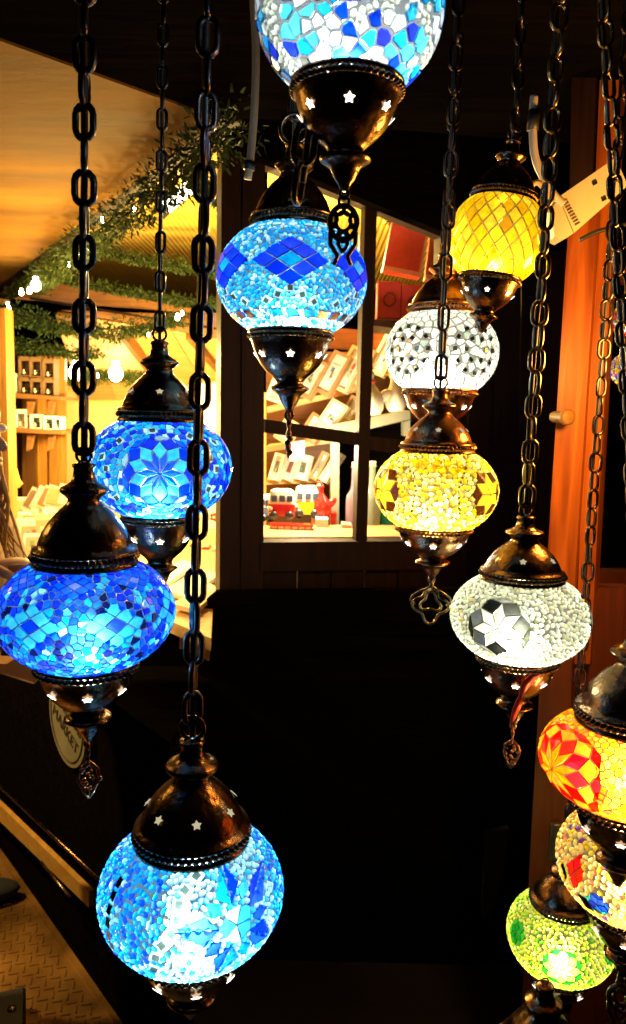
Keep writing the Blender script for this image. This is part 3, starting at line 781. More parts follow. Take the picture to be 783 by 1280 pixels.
# window
win = MB()
wslab(win, [(326, 678), (562, 676), (562, 712), (326, 714)], -.02, .06)      # bottom rail
wslab(win, [(503, 200), (560, 230), (556, 676), (512, 676)], .03, .03) if False else None
wslab(win, [(552, 262), (562, 262), (560, 676), (548, 676)], .0, .05)
wslab(win, [(331, 180), (562, 270), (562, 298), (331, 205)], -.01, .05)
wn = part(win, 'window_frame', W_DARK)
mm = MB(); wslab(mm, [(457, 246), (472, 252), (459, 676), (445, 676)], -.005, .035); part(mm, 'mullion', W_DARK, wn)
mm = MB(); wslab(mm, [(332, 524), (449, 541), (448, 557), (332, 541)], .0, .03); wslab(mm, [(460, 545), (552, 556), (552, 574), (460, 562)], .0, .03); part(mm, 'muntin', W_DARK, wn)
mm = MB(); wslab(mm, [(330, 671.5), (548, 670), (549, 677), (330, 678.5)], .052, .22); part(mm, 'window_sill', W_PINEX, wn)
# front counter body under the open side
A = onZ(0, 1065, 0); B = onZ(150, 1282, 0); dC = (B-A); dC.z = 0; dC.normalize(); nC = Vector((-dC.y, dC.x, 0))
if nC.y < 0: nC = -nC
A2 = A - dC*2.2; B2 = B + dC*.25
m = MB(); zt = .80
m.prism([A2, B2, B2+Vector((0, 0, zt)), A2+Vector((0, 0, zt))], nC*.06)
E2 = B2 + Vector((1.9, .25, 0))
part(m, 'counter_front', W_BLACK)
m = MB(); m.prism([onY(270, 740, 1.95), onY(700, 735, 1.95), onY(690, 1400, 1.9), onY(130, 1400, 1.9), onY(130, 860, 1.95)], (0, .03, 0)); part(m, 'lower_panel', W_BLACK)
# canopy flap of the open side, seen from below, and the roof above the lanterns
m = MB()
f0 = onZ(0, 48, ZF); f1 = onZ(276, 148, ZF); f2 = onZ(-4, 359, ZF); d = (f2-f1)
m.prism([f0-(f1-f0)*.7+Vector((0,.012,0)), f1+Vector((0,.012,0)), f1+d*1.6, f1+d*1.6+(f0-f1)*1.7], (0, 0, .03)); part(m, 'open_flap', W_PLY)
m = MB()   # dark hem of the flap
n_ = Vector((-d.y, d.x, 0)).normalized(); n_ = n_ if n_.x > 0 else -n_
m.prism([f1+n_*.002, f1+d*1.6+n_*.002, f1+d*1.6+n_*.05, f1+n_*.05], (0, 0, .05)); part(m, 'flap_edge', W_DARK)
m = MB()
def rf(px, py, z): return onZ(px, py, z)
rz = 2.30
RT_ = [rf(-300, -30, 2.13), rf(0, 47, 2.13), rf(277, 147, 2.13), rf(282, 120, 2.13)]
m.prism([onZ(-500, -128, 2.096), onZ(0, 47, 2.096), onZ(278, 148, 2.096), onZ(345, 150, 2.096), Vector((1.5, 1.9, 2.096)), Vector((1.5, -.5, 2.096)), Vector((-1.8, -.5, 2.096))], (0, 0, .08))
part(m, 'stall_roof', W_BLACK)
m = MB()   # raking fascia above the window
wslab(m, [(280, -60), (700, -60), (760, 300), (600, 330), (562, 293), (340, 202), (280, 178)], -.10, .04)
part(m, 'fascia', W_BLACK)

# interior shell. room coordinates
YB = 4.1
m = MB(); m.prism([onY(70, 470, YB), onY(700, 520, YB), onY(700, 900, YB), onY(70, 900, YB)], (0, .05, 0)); part(m, 'back_wall', CREAM)
m = MB()  # side/back planks behind the shelf unit at the left
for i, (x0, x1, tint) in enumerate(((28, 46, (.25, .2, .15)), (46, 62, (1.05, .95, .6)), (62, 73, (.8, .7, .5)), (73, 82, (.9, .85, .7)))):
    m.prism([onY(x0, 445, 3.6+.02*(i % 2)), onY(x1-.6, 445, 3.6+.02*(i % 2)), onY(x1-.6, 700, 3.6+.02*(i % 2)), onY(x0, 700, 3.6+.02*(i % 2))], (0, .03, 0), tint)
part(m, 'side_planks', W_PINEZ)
m = MB(); m.prism([onY(8, 430, 3.75), onY(75, 430, 3.75), onY(75, 700, 3.75), onY(8, 700, 3.75)], (0, .03, 0)); part(m, 'shelf_backing', W_DARK)
m = MB(); m.prism([onY(-10, 385, 2.9), onY(6, 385, 2.9), onY(13, 660, 2.9), onY(-10, 660, 2.9)], (0, .08, 0)); part(m, 'inner_post', W_PINEZ)
# ceiling: ribbed panel, orange beam, sloping boards
def cz(px, py, z): return onZ(px, py, z)
m = MB(); 
zc = 2.27
m.prism([cz(-60, 366, zc), cz(300, 382, zc), cz(300, 120, zc), cz(-60, 120, zc)], (0, 0, .03)); part(m, 'ceiling_panel', RIB)
m = MB(); m.prism([cz(335, 150, zc), cz(335, 330, zc), cz(620, 400, zc), cz(620, 180, zc)], (0, 0, .03)); part(m, 'ceiling_panel', RIB)
m = MB(); m.prism([onY(-5, 385, 3.5), onY(60, 352, 3.5), onY(290, 395, 3.5), onY(290, 426, 3.5), onY(-5, 372, 3.5)], (0, .06, 0))
part(m, 'ceiling_beam', W_BROWNX)
m = MB(); m.tube([onY(38, 373, 3.47), onY(290, 414, 3.47)], .006, 6); part(m, 'beam_moulding', W_DARK)
m = MB()
pts = [(70, 395), (110, 398), (160, 405), (215, 413), (290, 420)]
for i in range(4):
    (xa, ya), (xb, yb) = pts[i], pts[i+1]
    m.prism([onY(xa, ya, 3.55), onY(xb-1.5, yb, 3.55), onY(min(300, xb*1.15+20), 500, 4.05), onY(xa*1.15+20, 500, 4.05)], (0, .02, .02), (1, 1, 1) if i % 2 else (.85, .8, .75))
part(m, 'roof_boards', W_PINEX)
m = MB()
for (xa, xb) in ((232, 300), (150, 210)): m.prism([onY(xa, 424, 3.52), onY(xa+6, 424, 3.52), onY(xb+4, 492, 4.0), onY(xb-6, 492, 4.0)], (0, .02, .05))
part(m, 'rafter', W_BROWNX)
# display table
m = MB(); zt_ = .98
def T(px, py, z=zt_): return onZ(px, py, z)
Af = A2+nC*.06; Af.z = zt_; p0t = T(264, 798); bk = onZ(300, 640, zt_); bl = onZ(-60, 636, zt_)
m.prism([p0t, Af, bl, bk, T(270, 690)], (0, 0, -.03))
tb = m.build('display_table', W_PINEX); tag(tb, 'pale wooden display table just inside the open side of the chalet', 'table')
l0 = onZ(262, 812, .90); l1 = onZ(140, 762, .90); l2 = Af.copy(); l2.z = .90; i0 = onZ(264, 785, .90); i1 = onZ(140, 745, .90)
m = MB(); m.prism([l0, l1, l2, i1, i0], (0, 0, -.03)); part(m, 'counter_ledge', W_PINEX)
m = MB(); a_ = A2.copy(); a_.z = .82; b_ = B2.copy(); b_.z = .82; l0b = l0.copy(); l0b.z = .82; l2b = A2+nC*.3; l2b.z = .82
m.prism([a_, b_, l0b, l2b], (0, 0, -.018)); part(m, 'counter_top', W_BLACK)

# ---- stall post at the right
st = empty('stall_post', onY(700, 1000, 1.35)*1, 'varnished orange-brown timber post of planks, right of the hanging lanterns', 'post')
st.location.z = 0; bpy.context.view_layer.update()
m = MB()
YS = 1.38
def S(px, py, dy=0): return onY(px, py, YS+dy)
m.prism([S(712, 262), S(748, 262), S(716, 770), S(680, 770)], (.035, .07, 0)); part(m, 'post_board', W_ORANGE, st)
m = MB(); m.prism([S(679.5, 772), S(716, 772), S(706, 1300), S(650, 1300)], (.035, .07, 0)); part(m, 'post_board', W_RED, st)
m = MB(); m.prism([S(750, 100, .03), S(777, 100, .03), S(738, 830, .03), S(718.5, 830, .03)], (.028, .05, 0)); part(m, 'side_board', W_ORANGE, st)
m = MB(); m.prism([S(715, 50, .05), S(748, 50, .05), S(748, 262, .05), S(712, 262, .05)], (.04, .05, 0)); part(m, 'upper_panel', W_DARK, st)
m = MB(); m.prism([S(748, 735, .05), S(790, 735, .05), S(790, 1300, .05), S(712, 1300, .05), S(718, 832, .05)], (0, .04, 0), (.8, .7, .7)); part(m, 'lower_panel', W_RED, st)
kn = MB(); k0 = S(692, 521); kn.lathe([(.0, 0), (.009, 0), (.010, .003), (.010, .030), (.014, .034), (.014, .042), (.010, .045), (0, .045)], 20, k0, Matrix.Rotation(math.radians(90), 3, 'X') @ Matrix.Rotation(.35, 3, 'Y'))
part(kn, 'wooden_knob', W_PINEZ, st)
m = MB(); m.bbox(S(692, 1050), (.02, .02, .075), .002); m.bbox(S(692, 1040)+Vector((0, -.012, .01)), (.012, .012, .03), .002); part(m, 'latch', pbr('dull_latch', (.25, .24, .2), .4, .8), st)
# ---- second booth seen past the post, with its own lanterns
m = MB(); m.prism([onY(752, 330, 1.9), onY(800, 330, 1.9), onY(800, 352, 1.9), onY(752, 352, 1.9)], (0, .05, 0)); m.prism([onY(745, 715, 1.9), onY(810, 715, 1.9), onY(810, 760, 1.9), onY(745, 760, 1.9)], (0, .05, 0))
tag(m.build('booth_window_frame', W_RED), 'red-brown booth window frame seen between post and right edge', 'window frame')
def far_lantern(px, py, rpx, cols, label, s):
    lantern(px, py, rpx, 1.75, .85, label, lambda m_, R: m_.beads(R*.16, lambda th, f: pick(m_.rnd, cols)), group='lanterns in the far booth', chain_top=(px, 200), chain=(.034, .02, .003), power=2.2, lightcol=(1, .85, .6), seed=s, cupstars=0, cable=False)
far_lantern(792, 400, 26, [(RD, 3), (WH, 1), (YE, 2), (LG, .7)], 'far red and yellow lantern at the right edge, upper one in the next booth', 31)
far_lantern(790, 462, 25, [(YE, 3), (BL, 1.2), ((.3, .05, .6), 1), (WH, 1)], 'far yellow and violet lantern at the right edge, lower one in the next booth', 32)
# ================================================================== things in and around the shop
def own(mb, name, mat, base, label, cat, group=None):
    """single-mesh thing with its origin at its base"""
    o = mb.build(name, mat); o.data.transform(Matrix.Translation(-Vector(base))); o.location = base
    return tag(o, label, cat, group)
def kid(mb, name, mat, root):
    o = mb.build(name, mat, root); o.data.transform(Matrix.Translation(-root.location)); return o

# ---- garlands and their bulbs
def garland(path, rad, n, label, light=0, seed=0, bulbs=(), droop=.0, leaf=.016):
    r = random.Random(seed); path = [Vector(p) for p in path]
    root = empty('pine_garland', path[0], label, 'garland', 'pine garlands in the chalet')
    wr = MB(); wr.tube(path, .004, 5); kid(wr, 'wire', CABLE, root)
    L = [0]
    for i in range(1, len(path)): L.append(L[-1]+(path[i]-path[i-1]).length)
    fol = MB()
    rad *= .8 if seed == 1 else .58
    for _ in range(int(n*(2.3 if seed == 1 else 1.5))):
        t = r.uniform(0, L[-1]); i = max(j for j in range(len(L)) if L[j] <= t); i = min(i, len(path)-2)
        p = path[i].lerp(path[i+1], (t-L[i])/(L[i+1]-L[i]))
        cl = .55+.45*math.sin(t*31+seed)*math.sin(t*13+1)
        a = Vector((r.gauss(0, 1), r.gauss(0, 1), r.gauss(0, 1)-droop)).normalized()
        q = p+a*rad*r.random()**.6*(.6+.6*cl); d = (a+Vector((r.gauss(0, .6), r.gauss(0, .6), r.gauss(0, .6)))).normalized()
        u = d.orthogonal().normalized(); u = (Matrix.Rotation(r.uniform(0, 6.28), 3, d) @ u); ln = leaf*r.uniform(.6, 1.3); w_ = ln*.17
        k = r.uniform(.5, 1.3); k *= 1.7 if seed == 1 else 1; c = (.018*k+.03*light*k, .038*k+.035*light, .009*k)  # leaf colour lightened per garland for how brightly it is lit
        fol.add([q-u*w_, q+u*w_, q+d*ln*.6+u*w_*.8, q+d*ln, q+d*ln*.6-u*w_*.8], [(0, 1, 2, 3, 4)], c)
    kid(fol, 'foliage', LEAF, root)
    for (px, py, Y, rr) in bulbs:
        b = MB(); c = onY(px, py, Y); b.ball(c, (rr, rr, rr*1.15), 12, 8); b.lathe([(rr*.5, rr*.9), (rr*.5, rr*1.7), (0, rr*1.7)], 10, c); kid(b, 'light_bulb', BULB, root)
    return root
zz = 2.04
garland([onZ(x, y, zz) for x, y in ((290, 150), (238, 196), (195, 236), (150, 268), (105, 302), (62, 338), (22, 372), (-6, 398))], .085, 5200, 'thick pine garland with lit bulbs hanging along the diagonal edge of the open flap', .3, 1,
        [(45, 357, 3.2, .020), (37, 364, 3.2, .010), (114, 313, 2.7, .014), (103, 318, 2.7, .010), (10, 385, 3.5, .014), (27, 366, 3.3, .010), (128, 276, 2.4, .006), (86, 332, 2.9, .008), (168, 262, 2.2, .006)], droop=.5)
garland([onY(x, y, 3.0) for x, y in ((120, 312), (170, 322), (225, 330), (290, 345))], .05, 1300, 'slim pine garland across the upper ribbed ceiling panel', .4, 2, droop=.4)
garland([onY(x, y, 3.3) for x, y in ((58, 342), (110, 354), (170, 366), (230, 376), (290, 378))], .045, 1500, 'slim pine garland just above the orange ceiling beam', .2, 3, droop=.4)
garland([onY(x, y, 3.35) for x, y in ((-5, 384), (40, 396), (85, 408), (140, 412), (190, 405), (228, 392))], .095, 3200, 'dark drooping pine garland just below the orange ceiling beam', .1, 4, [(222, 397, 3.3, .010), (228, 392, 3.3, .007), (186, 419, 3.3, .006)], droop=.9)
garland([onY(x, y, 3.4) for x, y in ((-5, 425), (40, 432), (90, 440), (125, 438))], .07, 1500, 'dark pine garland above the shelf of mug boxes', .1, 5, droop=.7)
garland([onY(x, y, 3.85) for x, y in ((78, 476), (110, 470), (150, 472), (190, 474))], .075, 1500, 'lit pine garland with two big round bulbs on top of the cream back wall', 1.0, 6,
        [(95, 466, 3.72, .034), (145, 467, 3.72, .034), (122, 470, 3.75, .008)], droop=-.2)
garland([onY(x, y, 2.6) for x, y in ((236, 215), (262, 235), (282, 262))], .05, 900, 'short pine garland beside the corner post', .7, 7, droop=.6)
garland([onY(x, y, 2.6) for x, y in ((490, 268), (520, 280), (555, 290))], .055, 1100, 'pine garland over the red gift boxes in the window', .6, 8, droop=.2)
t0, t1 = onY(207, 260, 2.7), onY(238, 233, 2.7)
tl = empty('tube_lamp', t0, 'bright white tube lamp glowing under the yellow ribbed ceiling', 'lamp')
m = MB(); m.tube([t0, t1], .022, 12); kid(m, 'tube', TUBE, tl)
m = MB(); dd = (t1-t0).normalized(); m.tube([t0-dd*.03, t0], .024, 12); m.tube([t1, t1+dd*.03], .024, 12); kid(m, 'end_caps', CABLE, tl)

# ---- shelf unit with mug boxes
su = empty('wall_shelf', onY(10, 497, 3.35), 'brown two-tier wall shelf carrying boxed mugs at the left', 'shelf')
for (ya, yb) in ((493, 500), (536, 543)):
    m = MB(); m.prism([onY(6, ya-3, 3.35), onY(77, yb-4, 3.35), onY(77, yb, 3.35), onY(6, yb-3, 3.35)], (0, .24, 0)); kid(m, 'shelf_board', W_BROWNX, su)
for (x, y) in ((34, 502), (60, 502), (34, 544), (60, 544)):
    m = MB(); m.prism([onY(x, y, 3.4), onY(x+8, y, 3.4), onY(x+4, y+17, 3.4), onY(x-1, y+20, 3.4)], (0, .03, 0)); kid(m, 'bracket', W_BROWNX, su)
def mugbox(px, py, w, h, col, mug, label, Y=3.38):
    b = onY(px, py, Y); k = Y/F; W_, H_ = w*k, h*k
    root = empty('mug_box', b, label, 'gift box', 'boxed mugs on the wall shelf')
    m = MB(); t = .004; c = b+Vector((0, .04, H_/2))
    m.box(c+Vector((0, .035, 0)), (W_, t, H_), col=col); m.box(c+Vector((-W_/2+t/2, 0, 0)), (t, .066, H_), col=col); m.box(c+Vector((W_/2-t/2, 0, 0)), (t, .066, H_), col=col)
    m.box(b+Vector((0, .04, t/2)), (W_-.01, .066, t), col=col); m.prism([b+Vector((-W_/2, .005, H_*.78)), b+Vector((W_/2, .005, H_*.78)), b+Vector((W_*.32, .005, H_)), b+Vector((-W_*.32, .005, H_))], (0, .07, 0), col)
    kid(m, 'carton', MATTE, root)
    m = MB(); r_ = W_*.27; m.lathe([(0, 0), (r_*.9, 0), (r_, r_*.3), (r_, r_*1.7), (r_*.9, r_*1.75), (r_*.8, r_*.4), (0, r_*.3)], 18, b+Vector((0, .035, .006)), col=mug)
    m.tube([b+Vector((r_*(.95+.5*math.sin(a)), .03, .006+r_*(.95-.5*math.cos(a)))) for a in np.linspace(0, PI, 8)], r_*.12, 6, col=mug); kid(m, 'mug', PAINT, root)
    m = MB(); m.ball(b+Vector((0, .0, r_*1.1)), (r_*.45, r_*.2, r_*.35), 8, 6, col=(.85, .8, .7)); m.ball(b+Vector((0, -.002, r_*1.75)), (r_*.3, r_*.2, r_*.3), 8, 6, col=(.85, .75, .6)); kid(m, 'motif', PAINT, root)
DK = (.05, .03, .025); BR = (.17, .10, .05); WB = (.85, .82, .74)
for (i, (x, y)) in enumerate(((30, 470), (44, 471), (60, 473))): mugbox(x, y, 14.5, 24, BR, DK, 'brown boxed dark mug, %s in the top row of the wall shelf' % ('leftmost', 'middle one', 'rightmost')[i])
for (i, (x, y)) in enumerate(((30, 493), (44, 494), (60, 495))): mugbox(x, y, 15, 21, BR, DK, 'brown boxed dark mug, %s standing directly on the upper shelf board' % ('leftmost', 'middle one', 'rightmost')[i])
mugbox(14, 491, 12, 24, WB, (.6, .06, .04), 'white boxed red and white mug at the left end of the upper shelf board')
mugbox(12, 534, 13, 22, WB, (.35, .25, .12), 'white boxed tan mug at the left end of the lower shelf board')
mugbox(25, 535, 14, 23, WB, (.55, .35, .15), 'white boxed tan mug beside the left end of the lower shelf board')
mugbox(44, 536, 14, 18, (.7, .8, .72), DK, 'pale green boxed black mug in the middle of the lower shelf board')
mugbox(60, 537, 13, 17, (.72, .82, .78), DK, 'pale green boxed black mug right of the middle of the lower shelf')
mugbox(71, 537, 9, 16, (.75, .82, .8), (.2, .2, .2), 'narrow pale boxed mug at the right end of the lower shelf')
m = MB(); m.prism([onY(12, 588, 3.3), onY(17, 582, 3.3), onY(22, 600, 3.3), onY(26, 605, 3.3), onY(22, 610, 3.3), onY(16, 600, 3.3)], (0, .03, 0), (.85, .5, .12))
own(m, 'paper_ornament', MATTE, onY(17, 610, 3.3), 'small orange and white paper ornament hanging under the wall shelf', 'ornament')

# ---- rows of cards and prints on the display table
r_ = random.Random(3)
cols = [(.85, .82, .72), (.85, .84, .8), (.8, .72, .5), (.55, .4, .25), (.85, .8, .65), (.35, .45, .4), (.7, .3, .15)]
for row in range(6):
    for k in range(9):
        px = 22+row*(-3)+k*11+r_.uniform(-2, 2)+row*7; py = 632+row*14+k*(-2.2)+r_.uniform(-2, 2)
        if px > 150: continue
        b = onZ(px, py, .985); hgt = r_.uniform(.075, .10); wd = r_.uniform(.055, .08); a = r_.uniform(-.12, .12)+.35
        R3 = Matrix.Rotation(a, 3, 'Z') @ Matrix.Rotation(math.radians(-32+r_.uniform(-6, 6)), 3, 'X')
        m = MB(); c = b + R3 @ Vector((0, 0, hgt/2)); m.box(c, (wd, .003, hgt), R3, r_.choice(cols)); m.box(c+R3 @ Vector((0, -.0025, .0)), (wd*.75, .0015, hgt*.7), R3, r_.choice(cols))
        for q in range(3): m.box(c+R3 @ Vector((wd*r_.uniform(-.25, .25), -.004, hgt*r_.uniform(-.25, .25))), (wd*r_.uniform(.1, .35), .001, hgt*r_.uniform(.05, .25)), R3, r_.choice([(.6, .12, .06), (.12, .2, .3), (.6, .45, .2), (.2, .3, .12), (.1, .06, .04)]))
        own(m, 'greeting_card', MATTE, b, 'small pale greeting card leaning in the rows on the display table', 'card', 'cards in rows on the display table')
names = ['dark and white', 'brown', 'pale cream', 'orange print', 'plain white', 'light green']
for i, (px, py, w_, h_, col, ang) in enumerate(((32, 637, 12, 30, (.2, .15, .12), .45), (42, 636, 12, 31, (.85, .83, .8), .42), (50, 635, 11, 30, (.4, .22, .1), .4), (66, 634, 24, 27, (.75, .45, .22), .25), (80, 635, 24, 30, (.85, .83, .74), .2), (86, 648, 30, 30, (.72, .84, .74), .2))):
    Y = 3.0; k = Y/F; b = onY(px, py, Y); R3 = Matrix.Rotation(ang, 3, 'Y') @ Matrix.Rotation(-.3, 3, 'X'); m = MB()
    m.box(b+R3 @ Vector((0, 0, h_*k/2)), (w_*k, .012, h_*k), R3, (.8, .76, .66)); m.box(b+R3 @ Vector((0, -.008, h_*k/2)), (w_*k*.75, .004, h_*k*.75), R3, col)
    own(m, 'small_print', MATTE, b, names[i]+' small framed print leaning at the back of the display table', 'print', 'prints at the back of the table')
# trays / things seen between the blue lantern and the corner post
def slabpx(pts, Y, th, name, mat, label, cat, col=None, group=None):
    m = MB(); m.prism([onY(x, y, Y) for x, y in pts], (0, th, 0), col); return own(m, name, mat, onY(*pts[0], Y), label, cat, group)
slabpx([(236, 480), (276, 478), (276, 555), (240, 556)], 3.4, .02, 'white_poster', MATTE, 'bright white board high on the shop wall beside the corner post', 'board', (.85, .82, .75))
slabpx([(255, 560), (276, 556), (276, 672), (250, 676)], 3.3, .02, 'white_banner', MATTE, 'tall bright white board standing behind the red toys', 'board', (.85, .84, .8))
m = MB(); c0 = onY(268, 646, 3.2); 
for a in range(5): m.ball(c0+Vector((.012*math.cos(a*1.256), -.01, .012*math.sin(a*1.256))), (.008, .005, .008), 8, 6, col=(.7, .02, .01))
own(m, 'red_flower', PAINT, c0, 'tiny red flower decoration on the tall white board', 'decoration')
def toybox(px, py, w_, h_, Y, col, label, name='toy_house', roof=None, cat='toy'):
    k = Y/F; b = onY(px, py, Y); W_, H_ = w_*k, h_*k
    root = empty(name, b, label, cat)
    m = MB(); m.bbox(b+Vector((0, .03, H_*.4)), (W_, .06, H_*.8), .003, col=col); kid(m, 'body', PAINT, root)
    m = MB(); rc = roof or (.5, .03, .02); m.prism([b+Vector((-W_*.55, -.004, H_*.8)), b+Vector((W_*.55, -.004, H_*.8)), b+Vector((W_*.3, -.004, H_*1.05)), b+Vector((-W_*.3, -.004, H_*1.05))], (0, .068, 0), rc); kid(m, 'roof', PAINT, root)
    for sx in (-.25, .25):
        m = MB(); m.box(b+Vector((W_*sx, -.0025, H_*.45)), (W_*.22, .004, H_*.3), col=(.9, .82, .55)); kid(m, 'window', PAINT, root)
toybox(229, 700, 16, 18, 2.9, (.75, .28, .05), 'small orange toy house on the table, left of the red ones')
toybox(243, 703, 15, 22, 2.85, (.70, .02, .01), 'small bright red toy house in the middle of the table edge', roof=(.25, .015, .01))
toybox(257, 706, 12, 22, 2.8, (.65, .16, .10), 'small dull red toy house with a cream front')
toybox(269, 706, 12, 20, 2.75, (.6, .03, .02), 'small dark red toy house against the corner post', roof=(.7, .6, .5))
m = MB(); b = onY(180, 672, 2.9)
for i in range(14): m.ball(b+Vector((r_.uniform(-.03, .05), r_.uniform(-.03, .03), r_.uniform(0, .06))), (.012,)*3, 8, 6, col=r_.choice([(.7, .45, .3), (.6, .08, .05), (.2, .4, .12), (.85, .7, .5)]))
own(m, 'candy_heap', PAINT, b, 'small heap of pink, red and green sweets beside the blue lantern cap', 'sweets')
for i, (a_, b_, c_, d_, col) in enumerate((((205, 742), (250, 716), (276, 722), (232, 752), (.8, .7, .45)), ((215, 760), (262, 734), (276, 742), (245, 768), (.75, .6, .35)), ((196, 724), (228, 704), (246, 708), (212, 732), (.85, .8, .66)))):
    m = MB(); m.prism([onZ(*q, .99) for q in (a_, b_, c_, d_)], (0, 0, .012), col)
    own(m, 'wooden_board', MATTE, onZ(*a_, .99), ('pale wooden serving board in the middle of the table', 'tan wooden serving board nearest the table edge', 'cream wooden serving board behind the others')[i], 'board', 'boards lying on the table')
slabpx([(166, 752), (205, 783), (268, 803), (268, 812), (200, 795), (160, 764)], 2.12, .03, 'ledge_strip', W_PINEX, 'pale yellow wooden edge strip along the front of the counter', 'strip')

# ---- window display
YD = 2.75
ws = empty('window_shelf', onY(335, 562, YD), 'pale wooden stepped shelf holding leaning picture frames in the window', 'shelf')
for pts in (((334, 508), (446, 484), (446, 490), (334, 516)), ((333, 558), (414, 548), (414, 554), (333, 565)), ((333, 600), (412, 598), (412, 603), (333, 606))):
    m = MB(); m.prism([onY(x, y, YD-.1) for x, y in pts], (0, .2, 0)); kid(m, 'shelf_board', W_PINEX, ws)
m = MB(); m.prism([onY(x, y, YD+.14) for x, y in ((333, 440), (560, 440), (560, 690), (333, 690))], (0, .02, 0), (.6, .5, .4)); kid(m, 'back_panel', W_BROWNX, ws)
m = MB(); m.prism([onY(x, y, YD) for x, y in ((333, 404), (560, 420), (560, 442), (333, 428))], (0, .1, 0), (.9, .7, .5)); kid(m, 'top_rail', W_BROWNX, ws)
gs = empty('grey_cabinet', onY(415, 672, 2.45), 'grey-green open cabinet with dark inside behind the bottles', 'cabinet')
GG = pbr('grey_green_paint', (.22, .22, .15), .5, noise=.1, scale=20)
m = MB(); m.prism([onY(x, y, 2.45) for x, y in ((414, 531), (513, 513), (513, 524), (414, 548))], (0, .25, 0)); kid(m, 'top', GG, gs)
m = MB(); m.prism([onY(x, y, 2.45) for x, y in ((414, 549), (424.5, 547), (424, 674), (414, 674))], (0, .25, 0)); kid(m, 'side_panel', GG, gs)
m = MB(); m.prism([onY(x, y, 2.45) for x, y in ((506, 527), (513, 525), (513, 545), (506, 545))], (0, .1, 0)); kid(m, 'corner_piece', GG, gs)
m = MB(); m.prism([onY(x, y, 2.71) for x, y in ((420, 540), (570, 520), (570, 690), (420, 690))], (0, .02, 0)); kid(m, 'back_panel', W_BLACK, gs)
def picture(px, py, w_, h_, Y, lean, col, fr, label, yaw=-.5):
    k = Y/F; b = onY(px, py, Y); R3 = Matrix.Rotation(lean, 3, 'Y') @ Matrix.Rotation(yaw, 3, 'Z') @ Matrix.Rotation(-.12, 3, 'X'); W_, H_ = w_*k, h_*k
    root = empty('picture_frame', b, label, 'picture frame', 'picture frames leaning in the window'); t = .010
    m = MB()
    for (dx, dz, sx, sz) in ((0, t/2, W_, t), (0, H_-t/2, W_, t), (-W_/2+t/2, H_/2, t, H_-2*t), (W_/2-t/2, H_/2, t, H_-2*t)):
        m.box(b+R3 @ Vector((dx, 0, dz)), (sx, .022, sz), R3, fr)
    kid(m, 'frame', MATTE, root)
    m = MB(); m.box(b+R3 @ Vector((0, .002, H_/2)), (W_-2*t, .008, H_-2*t), R3, (.86, .84, .78)); m.box(b+R3 @ Vector((0, -.004, H_*.5)), (W_*.42, .003, H_*.42), R3, col)
    for q in range(5): m.box(b+R3 @ Vector((W_*r_.uniform(-.14, .14), -.0065, H_*r_.uniform(.36, .64))), (W_*r_.uniform(.04, .16), .002, H_*r_.uniform(.03, .14)), R3, r_.choice([(.6, .08, .05), (.1, .15, .3), (.7, .5, .2), (.15, .3, .12), (.05, .04, .04)]))
    kid(m, 'print', MATTE, root)
BF = (.35, .2, .09); PF = (.75, .6, .4); wf = (.85, .82, .76)
pl = [(345, 503, 30, 42, 2.62, .30, (.8, .8, .75), wf, 'white frame leaning at the left end of the top shelf'),
 (378, 496, 26, 50, 2.60, .42, (.8, .75, .65), BF, 'brown frame leaning second from left on the top shelf'),
 (402, 492, 26, 56, 2.58, .45, (.85, .82, .76), BF, 'large brown frame with plain white print on the top shelf'),
 (424, 488, 24, 58, 2.60, .42, (.55, .6, .55), PF, 'pale wooden frame with small grey print left of the mullion'),
 (440, 484, 20, 52, 2.66, .38, (.85, .8, .7), BF, 'brown frame half behind the mullion on the top shelf'),
 (470, 468, 24, 50, 2.7, .40, (.8, .75, .65), PF, 'pale wooden frame behind the white hen'),
 (488, 470, 24, 50, 2.68, .42, (.85, .8, .7), BF, 'brown frame behind the white goose at the right'),
 (352, 552, 24, 30, 2.62, .50, (.3, .25, .2), PF, 'low pale frame lying back at the left of the middle shelf'),
 (384, 550, 26, 34, 2.60, .50, (.8, .78, .7), BF, 'brown frame in the middle of the middle shelf'),
 (406, 536, 26, 38, 2.57, .52, (.85, .82, .76), PF, 'pale frame with white mat at the right of the middle shelf'),
 (432, 528, 20, 34, 2.60, .45, (.8, .75, .7), BF, 'small brown frame just left of the mullion on the cabinet'),
 (343, 600, 15, 34, 2.62, .20, (.25, .2, .18), wf, 'dark print in a white frame at the left of the bottom shelf'),
 (358, 600, 15, 34, 2.62, .28, (.3, .1, .08), wf, 'dark red print in a white frame on the bottom shelf'),
 (376, 600, 18, 32, 2.62, .15, (.12, .15, .1), wf, 'dark green print under the hanging price tag'),
 (392, 600, 12, 38, 2.60, .40, (.2, .2, .15), BF, 'slim brown frame right of the price tag'),
 (404, 602, 12, 42, 2.58, .50, (.8, .75, .7), PF, 'slim pale frame leaning against the cabinet side')]
for p in pl: picture(*p)
m = MB(); m.prism([onY(x, y, 2.4) for x, y in ((365, 554), (381, 551), (380, 573), (363, 576))], (0, .004, 0), (.88, .88, .88))
own(m, 'price_tag', MATTE, onY(363, 576, 2.4), 'small blank white price tag hanging below the lantern pendant', 'tag')
